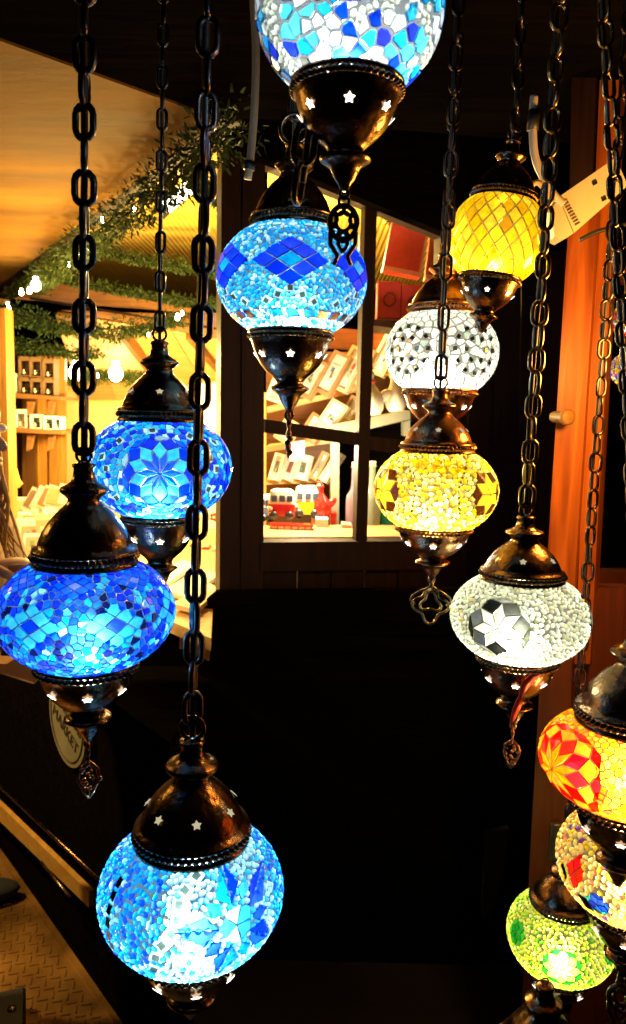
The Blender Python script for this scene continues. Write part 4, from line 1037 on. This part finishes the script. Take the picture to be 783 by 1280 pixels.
# ceramics
def bird(px, py, h_, Y, body, label, name, face=1, comb=(.7, .03, .02), beak=(.9, .5, .05), collar=True, tail=True):
    k = Y/F; H = h_*k; b = onY(px, py, Y); root = empty(name, b, label, 'ceramic bird')
    m = MB(); m.lathe([(0, 0), (H*.17, 0), (H*.24, H*.1), (H*.27, H*.25), (H*.23, H*.42), (H*.15, H*.56), (H*.10, H*.66), (H*.085, H*.74), (H*.11, H*.82), (H*.12, H*.88), (H*.08, H*.96), (0, H*.99)], 24, b, Matrix.Rotation(.12*face, 3, 'Y'), body)
    if tail: m.ball(b+Vector((-face*H*.22, 0, H*.40)), (H*.2, H*.08, H*.11), 12, 8, Matrix.Rotation(.8*face, 3, 'Y'), body)
    kid(m, 'body', PAINT, root)
    hc = b+Vector((face*H*.11, 0, H*.86))
    m = MB(); m.lathe([(H*.045, 0), (0, H*.12)], 10, hc+Vector((face*H*.09, -.0, 0)), Matrix.Rotation(face*1.7, 3, 'Y'), beak); kid(m, 'beak', PAINT, root)
    m = MB()
    for i in range(3): m.ball(hc+Vector((face*H*(-.05+.05*i), 0, H*.12)), (H*.035, H*.02, H*.045), 8, 6, col=comb)
    kid(m, 'comb', PAINT, root)
    if collar:
        m = MB(); m.tube([b+Vector((face*H*.085+H*.10*math.cos(a), H*.10*math.sin(a), H*.70)) for a in np.linspace(0, 2*PI, 16)[:-1]], H*.025, 6, True, nrm=(0, 0, 1), col=comb); kid(m, 'collar', PAINT, root)
    m = MB(); m.ball(hc+Vector((face*H*.03, -H*.10, H*.02)), (H*.015,)*3, 6, 4, col=(.02, .02, .02)); kid(m, 'eye', PAINT, root)
CR = (.82, .78, .62)
bird(466, 519, 58, 2.40, CR, 'tall cream ceramic hen with a red collar, standing on the grey-green cabinet behind the mullion', 'ceramic_hen', face=-1)
bird(496, 514, 52, 2.42, CR, 'cream ceramic goose bending forward at the right end of the cabinet top', 'ceramic_goose', face=-1, comb=CR, collar=False)
bird(404, 646, 44, 2.34, (.70, .02, .012), 'small glossy red ceramic rooster behind the toy vans', 'ceramic_rooster', face=-1, collar=False)
def van(px, py, w_, h_, Y, low, high, label, name='toy_camper_van'):
    k = Y/F; W_, H_ = w_*k, h_*k; b = onY(px, py, Y); root = empty(name, b, label, 'toy van', 'toy vehicles in the window'); D = W_*.5
    def shell(z0, z1, s0, s1, col, nm):
        m = MB(); n = 24; vs = []
        for zz_, ss in ((z0, s0), ((z0+z1)/2, (s0+s1)/2*1.01), (z1, s1)):
            for i in range(n):
                a = 2*PI*i/n; e = .45; cx_ = (abs(math.cos(a))**e)*(1 if math.cos(a) > 0 else -1); sy_ = (abs(math.sin(a))**e)*(1 if math.sin(a) > 0 else -1)
                vs.append(b+Vector((cx_*W_/2*ss, D/2+sy_*D/2*ss, zz_)))
        fs = [tuple(range(n-1, -1, -1)), tuple(2*n+i for i in range(n))]
        for j in range(2): fs += [(j*n+i, j*n+(i+1) % n, (j+1)*n+(i+1) % n, (j+1)*n+i) for i in range(n)]
        m.add(vs, fs, col); return kid(m, nm, PAINT, root)
    shell(H_*.12, H_*.52, 1, 1, low, 'lower_body'); shell(H_*.525, H_*.95, .985, .88, high, 'upper_body'); shell(H_*.955, H_*1.02, .87, .6, (.85, .82, .76), 'roof')
    for sx in (-.28, .02, .3):
        m = MB(); m.bbox(b+Vector((W_*sx, -.002, H_*.72)), (W_*.22, .006, H_*.22), .002, col=(.05, .07, .09)); kid(m, 'window', PAINT, root)
    for sx in (-.3, .3):
        m = MB(); m.lathe([(0, -.006), (H_*.14, -.006), (H_*.15, 0), (H_*.14, .012), (0, .012)], 18, b+Vector((W_*sx, .0, H_*.15)), Matrix.Rotation(math.radians(90), 3, 'X'), (.03, .03, .03)); kid(m, 'wheel', PAINT, root)
    m = MB(); m.ball(b+Vector((-W_*.42, .0, H_*.38)), (H_*.08, .006, H_*.08), 12, 8, col=(.9, .85, .7)); kid(m, 'headlight', PAINT, root)
van(352, 650, 34, 38, 2.28, (.70, .03, .012), (.84, .80, .70), 'toy camper van with a bright red lower half and cream top')
van(384, 648, 34, 40, 2.33, (.85, .55, .02), (.85, .82, .74), 'toy camper van with a yellow lower half and white top')
van(334, 652, 16, 34, 2.40, (.10, .14, .2), (.8, .78, .74), 'grey toy van half hidden behind the window frame at the left')
tr = empty('toy_tram', onY(364, 671, 2.2), 'long low red toy tram with pale windows in front of the vans', 'toy tram', 'toy vehicles in the window')
b = onY(364, 671, 2.2); k = 2.2/F
m = MB(); m.bbox(b+Vector((0, .02, 5*k)), (60*k, .04, 8*k), .003, col=(.62, .02, .01)); kid(m, 'body', PAINT, tr)
m = MB(); m.bbox(b+Vector((0, .02, 14*k)), (57*k, .038, 3.0*k), .003, col=(.62, .02, .01)); kid(m, 'roof', PAINT, tr)
m = MB(); m.box(b+Vector((0, .02, 10.7*k)), (54*k, .034, 4.2*k), col=(.85, .8, .65)); kid(m, 'window_band', PAINT, tr)
m = MB()
for i in range(7): m.box(b+Vector(((-26+8.7*i)*k, .001, 10.7*k)), (1.6*k, .006, 4.2*k), col=(.62, .02, .01))
kid(m, 'window_pillars', PAINT, tr)
for i in range(4):
    m = MB(); m.lathe([(0, -.003), (2.0*k, -.003), (2.0*k, .004), (0, .004)], 12, b+Vector(((-22+14.6*i)*k, -.002, 2.0*k)), Matrix.Rotation(math.radians(90), 3, 'X'), (.04, .02, .02)); kid(m, 'wheel', PAINT, tr)
def carton(px, py, w_, h_, Y, col, label, name='small_box', ring=None, group=None, tilt=0, edge=None):
    k = Y/F; b = onY(px, py, Y); root = empty(name, b, label, 'box', group); R3 = Matrix.Rotation(tilt, 3, 'Y'); W_, H_ = w_*k, h_*k
    m = MB(); m.bbox(b+R3 @ Vector((0, .03, H_/2)), (W_, .06, H_), .002, R3, col); kid(m, 'carton', MATTE, root)
    if edge:
        m = MB(); m.box(b+R3 @ Vector((0, .03, H_*.05)), (W_*1.01, .062, H_*.09), R3, edge); m.box(b+R3 @ Vector((W_*.47, .03, H_*.5)), (W_*.06, .063, H_*.8), R3, edge); kid(m, 'white_band', MATTE, root)
    if ring:
        m = MB(); m.tube([b+R3 @ Vector((W_*.24*math.cos(a), -.001, H_*.5+W_*.24*math.sin(a))) for a in np.linspace(0, 2*PI, 20)[:-1]], W_*.035, 6, True, col=ring); kid(m, 'printed_ring', MATTE, root)
carton(402, 672, 16, 24, 2.27, (.86, .84, .8), 'white box with rounded front right of the red toy tram')
carton(399, 668, 20, 36, 2.40, (.8, .5, .35), 'pinkish white box behind the red rooster')
carton(432, 672, 13, 17, 2.27, (.75, .35, .25), 'small pink box standing beside the grey cabinet side', edge=(.85, .75, .65), tilt=.08)
carton(417, 655, 8, 14, 2.35, (.7, .04, .02), 'tiny red box between rooster and cabinet side')
RB = (.45, .03, .025); RG = 'red gift boxes high in the window'
carton(502, 342, 46, 58, 2.5, (.55, .06, .05), 'large tilted red box with white edges, topmost in the window', 'red_gift_box', group=RG, tilt=.16, edge=(.6, .35, .3))
carton(486, 398, 29, 44, 2.45, RB, 'dark red box with a printed ring, left one of the lower pair', 'red_gift_box', (.12, .01, .01), RG)
carton(516, 402, 29, 44, 2.45, RB, 'dark red box with a printed ring, right one of the lower pair', 'red_gift_box', (.12, .01, .01), RG)
carton(546, 350, 26, 50, 2.5, (.4, .07, .05), 'red box with white edge at the right end of the top row', 'red_gift_box', group=RG, tilt=.1, edge=(.6, .4, .3))
carton(455, 355, 14, 60, 2.5, (.45, .2, .15), 'narrow pinkish box left of the mullion', 'red_gift_box', group=RG, edge=(.6, .45, .35))
m = MB(); m.prism([onY(x, y, 2.42) for x, y in ((458, 398), (560, 410), (560, 418), (458, 406))], (0, .2, 0)); own(m, 'upper_shelf', W_DARK, onY(458, 402, 2.42), 'dark shelf board under the red gift boxes', 'shelf')
def bottle(px, py, w_, h_, Y, col, label):
    k = Y/F; b = onY(px, py, Y); r0 = w_*k/2; H = h_*k; root = empty('corked_bottle', b, label, 'bottle', 'corked bottles in the window')
    m = MB(); m.lathe([(0, 0), (r0*.95, 0), (r0, H*.02), (r0, H*.50), (r0*.9, H*.56), (r0*.42, H*.64), (r0*.33, H*.70), (r0*.33, H*.92), (r0*.42, H*.93), (r0*.42, H*.95), (r0*.3, H*.955)], 28, b+Vector((0, r0, 0))); kid(m, 'glass_body', glassy('bottle_glass_'+str(px), col), root)
    m = MB(); m.lathe([(0, H*.94), (r0*.30, H*.94), (r0*.36, H*1.0), (0, H*1.0)], 14, b+Vector((0, r0, 0)), col=(.6, .42, .22)); kid(m, 'cork', MATTE, root)
bottle(441, 673, 19, 96, 2.34, (.42, .30, .36), 'slim lilac corked bottle left of the mullion')
bottle(464, 673, 24, 97, 2.34, (.50, .55, .42), 'clear corked bottle with pale contents right of the mullion')
bottle(487, 673, 22, 80, 2.38, (.05, .42, .25), 'green bottle partly hidden by the yellow lantern')
m = MB(); r9 = random.Random(9)

# ---- sign on the counter front
def on_counter(px, py, off=.012): return onP(px, py, A2-nC*off, nC)
ctr = on_counter(88, 900); ux = dC.copy(); uz = Vector((0, 0, 1))
sg = empty('oval_sign', ctr, 'round cream sign reading CHRISTMAS MARKET on the dark counter front', 'sign')
RS = (on_counter(93, 845)-on_counter(93, 955)).length/2
tiltS = Matrix.Rotation(0, 3, 'X')
SIGN = pbr('sign_board', (.17, .155, .09), .6, noise=.15, scale=12)
SIGND = pbr('sign_ink', (.03, .025, .015), .6)
m = MB(); n = 48
def SP(a, b, off=0): return ctr + ux*a + uz*b - nC*off
m.prism([SP(RS*1.0*math.cos(2*PI*i/n), RS*math.sin(2*PI*i/n), 0) for i in range(n)], -nC*.01); kid(m, 'board', SIGN, sg)
m = MB(); m.tube([SP(RS*.88*math.cos(2*PI*i/n), RS*.88*math.sin(2*PI*i/n), .011) for i in range(n)], .0018, 5, True, nrm=nC); kid(m, 'printed_rim', SIGND, sg)
def text_on(body, size, o, xa, za, mat, parent, name, ext=.0008):
    cu = bpy.data.curves.new(name, 'FONT'); cu.body = body; cu.size = size; cu.align_x = 'CENTER'; cu.align_y = 'CENTER'; cu.extrude = ext
    tmp = bpy.data.objects.new('tmp_text', cu); C.objects.link(tmp); dg = bpy.context.evaluated_depsgraph_get(); dg.update()
    me = bpy.data.meshes.new_from_object(tmp.evaluated_get(dg)); bpy.data.objects.remove(tmp)
    me.name = name; na = xa.cross(za)
    M = Matrix(((xa.x, za.x, -na.x if False else (xa.cross(za)).x, o.x), (xa.y, za.y, (xa.cross(za)).y, o.y), (xa.z, za.z, (xa.cross(za)).z, o.z), (0, 0, 0, 1)))
    me.transform(M); me.materials.clear(); me.materials.append(mat)
    ob = bpy.data.objects.new(name, me); C.objects.link(ob); ob.parent = parent
    me.transform(Matrix.Translation(-parent.location)); return ob
xa = dC if dC.x > 0 else -dC
sl = Matrix.Rotation(0, 3, nC)
xt = xa*math.cos(-.35)+uz*math.sin(-.35); zt2 = uz*math.cos(-.35)-xa*math.sin(-.35)
text_on('CHRISTMAS', RS*.29, ctr+zt2*RS*.22-nC*.0112, xt, zt2, SIGND, sg, 'lettering'); text_on('MARKET', RS*.38, ctr-zt2*RS*.22-nC*.0112, xt, zt2, SIGND, sg, 'lettering')

# ---- plank rail, tread plate, dark box and shoe on the ground
pa, pb = on_counter(-25, 975, .05), on_counter(118, 1112, .05)
rl = empty('low_rail', pa, 'golden wooden plank rail along the foot of the dark counter', 'rail')
GOLD = wood('golden_plank', (.34, .17, .03), (.5, .28, .06), 1, .35, 8, coat=.4)
m = MB(); dr = (pb-pa).normalized(); m.prism([pa, pb, pb+Vector((0, 0, -.040)), pa+Vector((0, 0, -.060))], -nC*.014); kid(m, 'plank', GOLD, rl)
m = MB(); m.tube([pa+Vector((0, 0, .018))+nC*.02, pb+dr*.05+Vector((0, 0, .012))+nC*.02], .006, 6); kid(m, 'top_wire', BRONZE, rl)
m = MB(); m.tube([pa.lerp(pb, .72)+Vector((0, 0, -.018))-nC*.034, pa.lerp(pb, .93)+Vector((0, 0, -.034))-nC*.034], .004, 6); kid(m, 'metal_strip', BRASSM, rl)
PLATE = pbr('golden_tread_plate', (.30, .15, .032), .36, .6, noise=.85, scale=5, bump=.35, bscale=30)
Z0 = .012
e1 = onZ(150, 1284, Z0); e0 = onZ(-4, 1064, Z0); de = (e1-e0).normalized(); ne = Vector((de.y, -de.x, 0)); ne = ne if ne.x < 0 else -ne
tp = empty('tread_plate', e0, 'golden brown metal tread plate floor with raised bars at the lower left', 'floor plate')
q0 = e0-de*.6; q1 = e1+de*.35
m = MB(); m.prism([q0, q1, q1+ne*1.3, q0+ne*1.3], (0, 0, -.012)); kid(m, 'plate', PLATE, tp)
m = MB(); Lp = (q1-q0).length; st_ = .027; nI = int(Lp/st_); nJ = int(.95/st_)
RL = Matrix(((de.x, ne.x, 0), (de.y, ne.y, 0), (0, 0, 1)))
for i in range(nI):
    for j in range(1, nJ):
        c = q0+de*(st_*(i+.5))+ne*(st_*(j+.3))+Vector((0, 0, .0012))
        ang = PI/4 if (i+j) % 2 else -PI/4
        m.bbox(c, (.025, .0050, .0036), .0010, Matrix.Rotation(ang+math.atan2(de.y, de.x)+.35, 3, 'Z'))
ob = kid(m, 'raised_bars', PLATE, tp)
m = MB(); m.prism([q0+ne*.006, q1+ne*.006, q1-ne*.012, q0-ne*.012], (0, 0, .006)); kid(m, 'edge_trim', PLATE, tp)
bx = onZ(22, 1275, .02); bb_ = empty('floor_box', bx, 'black box with a round brass button on the tread plate at the bottom edge', 'box')
m = MB(); m.bbox(bx+Vector((-.03, -.05, .03)), (.13, .16, .05), .006, Matrix.Rotation(.35, 3, 'Z')); kid(m, 'housing', CABLE, bb_)
m = MB(); m.ball(bx+Vector((-.0, -.03, .056)), (.011, .011, .006), 14, 8); kid(m, 'button', BRASSM, bb_)
sh = onZ(2, 1130, .015)
m = MB(); m.ball(sh+Vector((-.08, -.0, .035)), (.13, .048, .036), 20, 12, Matrix.Rotation(.25, 3, 'Z')); m.ball(sh+Vector((-.15, -.01, .07)), (.06, .045, .06), 16, 10)
own(m, 'black_shoe', BLACKF, sh, 'rounded toe of a black shoe standing on the tread plate at the left edge', 'shoe')
# dull metal panel low on the wall
m = MB(); DM = pbr('dull_steel', (.10, .09, .07), .35, .8, noise=.4, scale=20)
m.prism([onY(607, 1042, 1.8), onY(637, 1036, 1.8), onY(628, 1100, 1.8), onY(612, 1150, 1.8), onY(603, 1148, 1.8)], (0, .02, 0)); own(m, 'metal_bracket', DM, onY(603, 1148, 1.8), 'dim grey metal bracket leaning low between the dark wall and the red-brown post', 'bracket')

# ---- cream box and hanging cables
YJ = 1.18
jb = empty('cream_plug_box', onY(735, 235, YJ), 'tilted cream plastic plug box with two dark slots, beside the barrel lantern', 'plug box')
CP = pbr('cream_plastic', (.62, .55, .36), .35, noise=.06, scale=30)
def J(px, py, off=0): return onY(px, py, YJ+off)
m = MB(); m.prism([J(699, 246), J(770, 197), J(785, 232), J(718, 291)], (0, .035, 0)); kid(m, 'housing', CP, jb)
m = MB(); m.prism([J(690, 262), J(698.6, 247), J(717, 291.5), J(702, 300), J(693, 296)], (0, .035, 0)); kid(m, 'end_piece', CP, jb)
m = MB(); m.prism([J(740.5, 228, -.002), J(746, 225, -.002), J(747.5, 229, -.002), J(742, 232, -.002)], (0, .003, 0)); kid(m, 'slot', CABLE, jb)
m = MB(); m.prism([J(752, 248, -.002), J(757.5, 245, -.002), J(759, 249, -.002), J(753.5, 252, -.002)], (0, .003, 0)); kid(m, 'slot', CABLE, jb)
m = MB()
for i in range(9): x = 703+i*2.0; y = 252+i*3.6; m.prism([J(x, y, -.0015), J(x+6, y-3.6, -.0015), J(x+6.7, y-2.3, -.0015), J(x+.7, y+1.3, -.0015)], (0, .002, 0))
kid(m, 'print_stroke', pbr('print_grey', (.12, .10, .06), .6), jb)  # dark strokes for the illegible lines marked on the box
def cable(pts, Y, r, mat, name, label, col=None, extra=None):
    root = empty(name, onY(pts[-1][0], pts[-1][1], Y), label, 'cable'); 
    P = [onY(x, y, Y) for x, y in pts]; sm = []
    for i in range(len(P)-1):
        p0 = P[max(0, i-1)]; p1 = P[i]; p2 = P[i+1]; p3 = P[min(len(P)-1, i+2)]
        for k in range(6):
            t = k/6; sm.append(.5*((2*p1)+(p2-p0)*t+(2*p0-5*p1+4*p2-p3)*t*t+(3*p1-p0-3*p2+p3)*t**3))
    sm.append(P[-1]); m = MB(); m.tube(sm, r, 10); kid(m, 'sheath', mat, root)
    if extra:
        m = MB(); a, b = onY(*extra[0], Y), onY(*extra[1], Y); m.tube([a, b], r*1.5, 12); kid(m, 'collar', CABLE, root)
    return root
TAN = pbr('tan_cable', (.50, .33, .17), .5); GRY = pbr('grey_white_cable', (.5, .46, .38), .4)
cable([(316, -60), (317, 0), (320, 60), (319, 120), (315, 180), (310, 224)], 1.05, .0052, TAN, 'tan_cable', 'straight tan cable with a black collar hanging beside the topmost lantern', extra=((312.5, 202), (311, 212)))
cable([(668, 120), (666, 150), (668, 190), (676, 215), (690, 240), (705, 255)], 1.12, .0055, GRY, 'white_cable', 'pale curved cable running down behind the chain into the cream plug box', extra=((668, 138), (666, 163)))
cable([(660, 236), (672, 228), (684, 240), (692, 252)], 1.12, .004, TAN, 'tan_lead', 'short tan lead between the barrel lantern cap and the cream box')
cable([(725, 300), (745, 290), (768, 284), (800, 276)], 1.20, .0035, CABLE, 'black_cable', 'thin black cable looping under the cream plug box')
rb_ = [(676, 843, 3), (667, 846, 9), (658, 855, 11), (653, 864, 7), (651, 871, 4), (650, 877, 9), (645, 888, 8), (641, 900, 5), (639, 908, 2)]
m = MB(); YR = .86; vs = []
for q, (x, y, w_) in enumerate(rb_):
    for sx, dy in ((-.5, 0), (.5, .004*math.sin(q*1.3))): vs.append(onY(x+w_*sx*.9, y+w_*sx*.55, YR+dy))
n_ = len(rb_); vs += [v+Vector((0, .0012, 0)) for v in vs]
m.add(vs, [(2*i, 2*i+1, 2*i+3, 2*i+2) for i in range(n_-1)]+[(2*n_+2*i, 2*n_+2*i+2, 2*n_+2*i+3, 2*n_+2*i+1) for i in range(n_-1)]+[(2*i, 2*i+2, 2*n_+2*i+2, 2*n_+2*i) for i in range(n_-1)]+[(2*i+1, 2*n_+2*i+1, 2*n_+2*i+3, 2*i+3) for i in range(n_-1)], None, True)
own(m, 'red_ribbon', pbr('red_ribbon', (.85, .05, .012), .35), onY(639, 908, YR), 'twisted bright red ribbon hanging beside the cup of the clear lantern', 'ribbon')

# ---- person at the left edge
YPn = 1.55
hc = onY(-72, 545, YPn); H = 1.64; gx, gy = hc.x, hc.y
person = empty('person', (gx, gy, 0), 'blonde person in a beige coat at the left edge, reaching over the counter', 'person')
def skin_mesh(name, verts, edges, radii, mat, parent, sub=2, root_i=0):
    me = bpy.data.meshes.new(name); me.from_pydata([tuple(v) for v in verts], edges, []); me.update()
    ob = bpy.data.objects.new(name, me); C.objects.link(ob)
    md = ob.modifiers.new('skin', 'SKIN'); md.use_smooth_shade = True
    for i, r in enumerate(radii):
        sv = me.skin_vertices[0].data[i]; sv.radius = (r, r) if not hasattr(r, '__len__') else r; sv.use_root = (i == root_i)
    ss = ob.modifiers.new('sub', 'SUBSURF'); ss.levels = sub; ss.render_levels = sub
    dg = bpy.context.evaluated_depsgraph_get(); dg.update(); new = bpy.data.meshes.new_from_object(ob.evaluated_get(dg)); new.name = name
    ob.modifiers.clear(); ob.data = new; new.materials.clear(); new.materials.append(mat)
    for p in new.polygons: p.use_smooth = True
    ob.parent = parent; return ob
zh = hc.z; V = Vector
hand = onY(32, 701, YPn+.0)-V((gx, gy, 0)); hand.z = onY(32, 701, YPn).z
body_v = [V((-.06, 0, .88)), V((-.05, 0, 1.05)), V((-.02, 0, 1.22)), V((.01, 0, zh-.17)), V((.02, 0, zh-.06)), V((.03, 0, zh+.02)), V((.035, 0, zh+.075)),
          V((0, -.17, zh-.20)), V((.04, -.22, zh-.42)), V((hand.x-.08, -.06, hand.z-.01)),
          V((0, .17, zh-.20)), V((.04, .21, zh-.42)), V((.16, .16, 1.02)),
          V((-0.07, -.09, .80)), V((-0.05, -.09, .45)), V((-0.07, -.09, .07)), V((0.05, -.09, .04)),
          V((-0.07, .09, .80)), V((-0.09, .09, .45)), V((-0.10, .09, .07)), V((0.03, .09, .04))]
body_e = [(0, 1), (1, 2), (2, 3), (3, 4), (4, 5), (5, 6), (2, 7), (7, 8), (8, 9), (2, 10), (10, 11), (11, 12), (0, 13), (13, 14), (14, 15), (15, 16), (0, 17), (17, 18), (18, 19), (19, 20)]
rad = [.11, .10, .12, .055, .06, .095, .075, .055, .042, .026, .055, .042, .026, .085, .055, .036, .03, .085, .055, .036, .03]
body = skin_mesh('body', body_v, body_e, rad, SKIN, person)
# face features (facing +x)
m = MB(); fc = V((.04, 0, zh))
m.ball(fc+V((.072, 0, -.010)), (.024, .011, .013), 16, 10, Matrix.Rotation(.7, 3, 'Y')); m.ball(fc+V((.068, 0, -.044)), (.012, .021, .005), 14, 8); m.ball(fc+V((.067, 0, -.055)), (.012, .019, .006), 14, 8); m.ball(fc+V((.050, 0, -.085)), (.024, .025, .018), 14, 8)
m.build('face_features', SKIN, person)
m = MB()
for sy in (-1, 1): m.ball(fc+V((.066, sy*.032, .018)), (.012, .014, .010), 12, 8)
m.build('eyes', PAINT, person)
m = MB(); r5 = random.Random(5)
m.ball(V((.005, 0, zh+.045)), (.108, .100, .108), 24, 16)
for i in range(260):
    a = r5.uniform(.7, 5.6); rr = .095; x0 = .0+rr*math.cos(a); y0 = rr*.95*math.sin(a)
    zt0 = zh+.10+.03*r5.random(); pth = [V((x0*.6, y0*.6, zt0))]
    for k in range(1, 7):
        t = k/6; pth.append(V((x0*(1.05+.15*t)+.05*t*t*r5.uniform(0, 1)+r5.uniform(-.006, .006), y0*(1.05+.2*t)+r5.uniform(-.006, .006), zt0-.38*t)))
    m.tube(pth, [.006, .007, .006, .005, .004, .003, .001], 4)
m.build('hair', HAIR, person)
# coat: slightly larger skin
coat_v = [V((-.07, 0, .86)), V((-.05, 0, 1.05)), V((-.02, 0, 1.24)), V((.01, 0, zh-.15)), V((.0, -.175, zh-.21)), V((.05, -.225, zh-.42)), V((hand.x-.10, -.07, hand.z+.0)), V((.0, .175, zh-.21)), V((.05, .215, zh-.42)), V((.14, .165, 1.04)), V((.05, -.02, zh-.24)), V((.10, -.03, zh-.34))]
skin_mesh('coat', coat_v, [(0, 1), (1, 2), (2, 3), (2, 4), (4, 5), (5, 6), (2, 7), (7, 8), (8, 9), (3, 10), (10, 11)], [.13, .12, .145, .085, .085, .068, .052, .085, .068, .05, .08, .05], COATM, person, root_i=1)
cf = V((hand.x-.085, -.068, hand.z)); m = MB(); dh = V((1, .05, .05)).normalized(); m.tube([cf-dh*.022, cf+dh*.03], [.036, .034], 16); m.build('black_cuff', BLACKF, person)
# near hand with five fingers resting over the counter goods
hv = MB()
pal = V((hand.x-.01, -.055, hand.z))
hv.ball(pal, (.042, .034, .016), 16, 10, Matrix.Rotation(-.15, 3, 'Y'))
for i, (dy, ln) in enumerate(((-.026, .050), (-.009, .058), (.009, .055), (.025, .044))):
    p0 = pal+V((.030, dy, .0)); hv.tube([p0-V((.02, 0, 0)), p0+V((ln*.4, dy*.15, .004)), p0+V((ln*.75, dy*.25, -.008)), p0+V((ln, dy*.3, -.024))], [.009, .0085, .0078, .005], 8)
p0 = pal+V((-.01, -.03, -.002)); hv.tube([p0, p0+V((.022, -.018, -.004)), p0+V((.045, -.022, -.012))], [.011, .0095, .006], 8)
hv.build('hand', SKIN, person)
m = MB(); m.lathe([(.13, .90), (.14, .7), (.15, .40), (.145, .40), (.13, .70), (.12, .90)], 32, V((-.08, 0, 0))); m.build('skirt', BLACKF, person)
# tan bag hanging from the arm
bg0 = onY(30, 850, 1.5); bag = empty('tan_bag', bg0, 'tan leather bag corner hanging in front of the dark counter, below the cobalt lantern', 'bag')
TANL = pbr('tan_leather', (.50, .25, .08), .55, noise=.15, scale=25, bump=.3)
m = MB(); m.prism([onY(x, y, 1.5) for x, y in ((14, 795), (55, 838), (43, 855), (0, 842), (-60, 842), (-60, 828), (8, 830), (20, 824), (21, 812))], (0, .05, 0)); kid(m, 'bag_body', TANL, bag)
m = MB(); m.tube([onY(1, 841.5, 1.498), onY(42, 854, 1.498)], .0018, 6); kid(m, 'piping', CREAM, bag)

# ---- world, lights of the shop and added fill lights
w = bpy.data.worlds.new('World'); SC.world = w; w.use_nodes = True
nt = w.node_tree; bg = nt.nodes['Background']; sk = nt.nodes.new('ShaderNodeTexSky'); sk.sky_type = 'NISHITA'; sk.sun_disc = False
sk.sun_elevation = math.radians(-4); sk.sun_rotation = math.radians(200); nt.links.new(sk.outputs[0], bg.inputs[0]); bg.inputs[1].default_value = .004
def lamp(name, loc, e, col=(1, .72, .36), r=.04):
    ld = bpy.data.lights.new(name, 'POINT'); ld.energy = e; ld.color = col; ld.shadow_soft_size = r
    o = bpy.data.objects.new(name, ld); C.objects.link(o); o.location = loc; return o
LC = (1, .66, .19)
lamp('shop_lamp', onY(150, 520, 3.1), 70, LC)
lamp('shop_lamp', onY(215, 450, 2.7), 34, LC)
lamp('shop_lamp', onY(430, 330, 2.75), 60, LC)
lamp('shop_lamp', onY(30, 440, 2.6), 8, LC)
lamp('shop_lamp', onY(385, 560, 2.28), 16, (1, .78, .45))
lamp('shop_lamp', onY(480, 560, 2.30), 2.0, (1, .8, .5))
lamp('post_fill', onY(845, 440, 1.0), 15, (1, .42, .07), .05)  # unseen lamp added to brighten the orange post
lamp('garland_bulb_fill', onY(40, 350, 2.25), 5, LC)  # added fill for person and flap, standing in for the garland bulbs
lamp('walkway_lamp', Vector((-1.5, 1.5, 1.75)), 9, (1, .58, .12), .06)
sd = bpy.data.lights.new('plate_fill_spot', 'SPOT'); sd.energy = 200; sd.color = (1, .66, .25); sd.spot_size = math.radians(75); sd.spot_blend = .6; sd.shadow_soft_size = .05  # unseen spot added under the flap to light the tread plate
so = bpy.data.objects.new('plate_fill_spot', sd); C.objects.link(so); so.location = (-1.7, 1.75, 2.0); so.rotation_euler = (Vector((-.75, 1.9, 0))-Vector((-1.7, 1.75, 2.0))).to_track_quat('-Z', 'Y').to_euler()
vs = SC.view_settings; vs.view_transform = 'Standard'; vs.look = 'None'; vs.exposure = 0; vs.gamma = 1
SC.cycles.use_denoising = True; SC.cycles.max_bounces = 8; SC.cycles.transparent_max_bounces = 12; SC.cycles.caustics_reflective = False; SC.cycles.caustics_refractive = False
SC.cycles.sample_clamp_indirect = 6
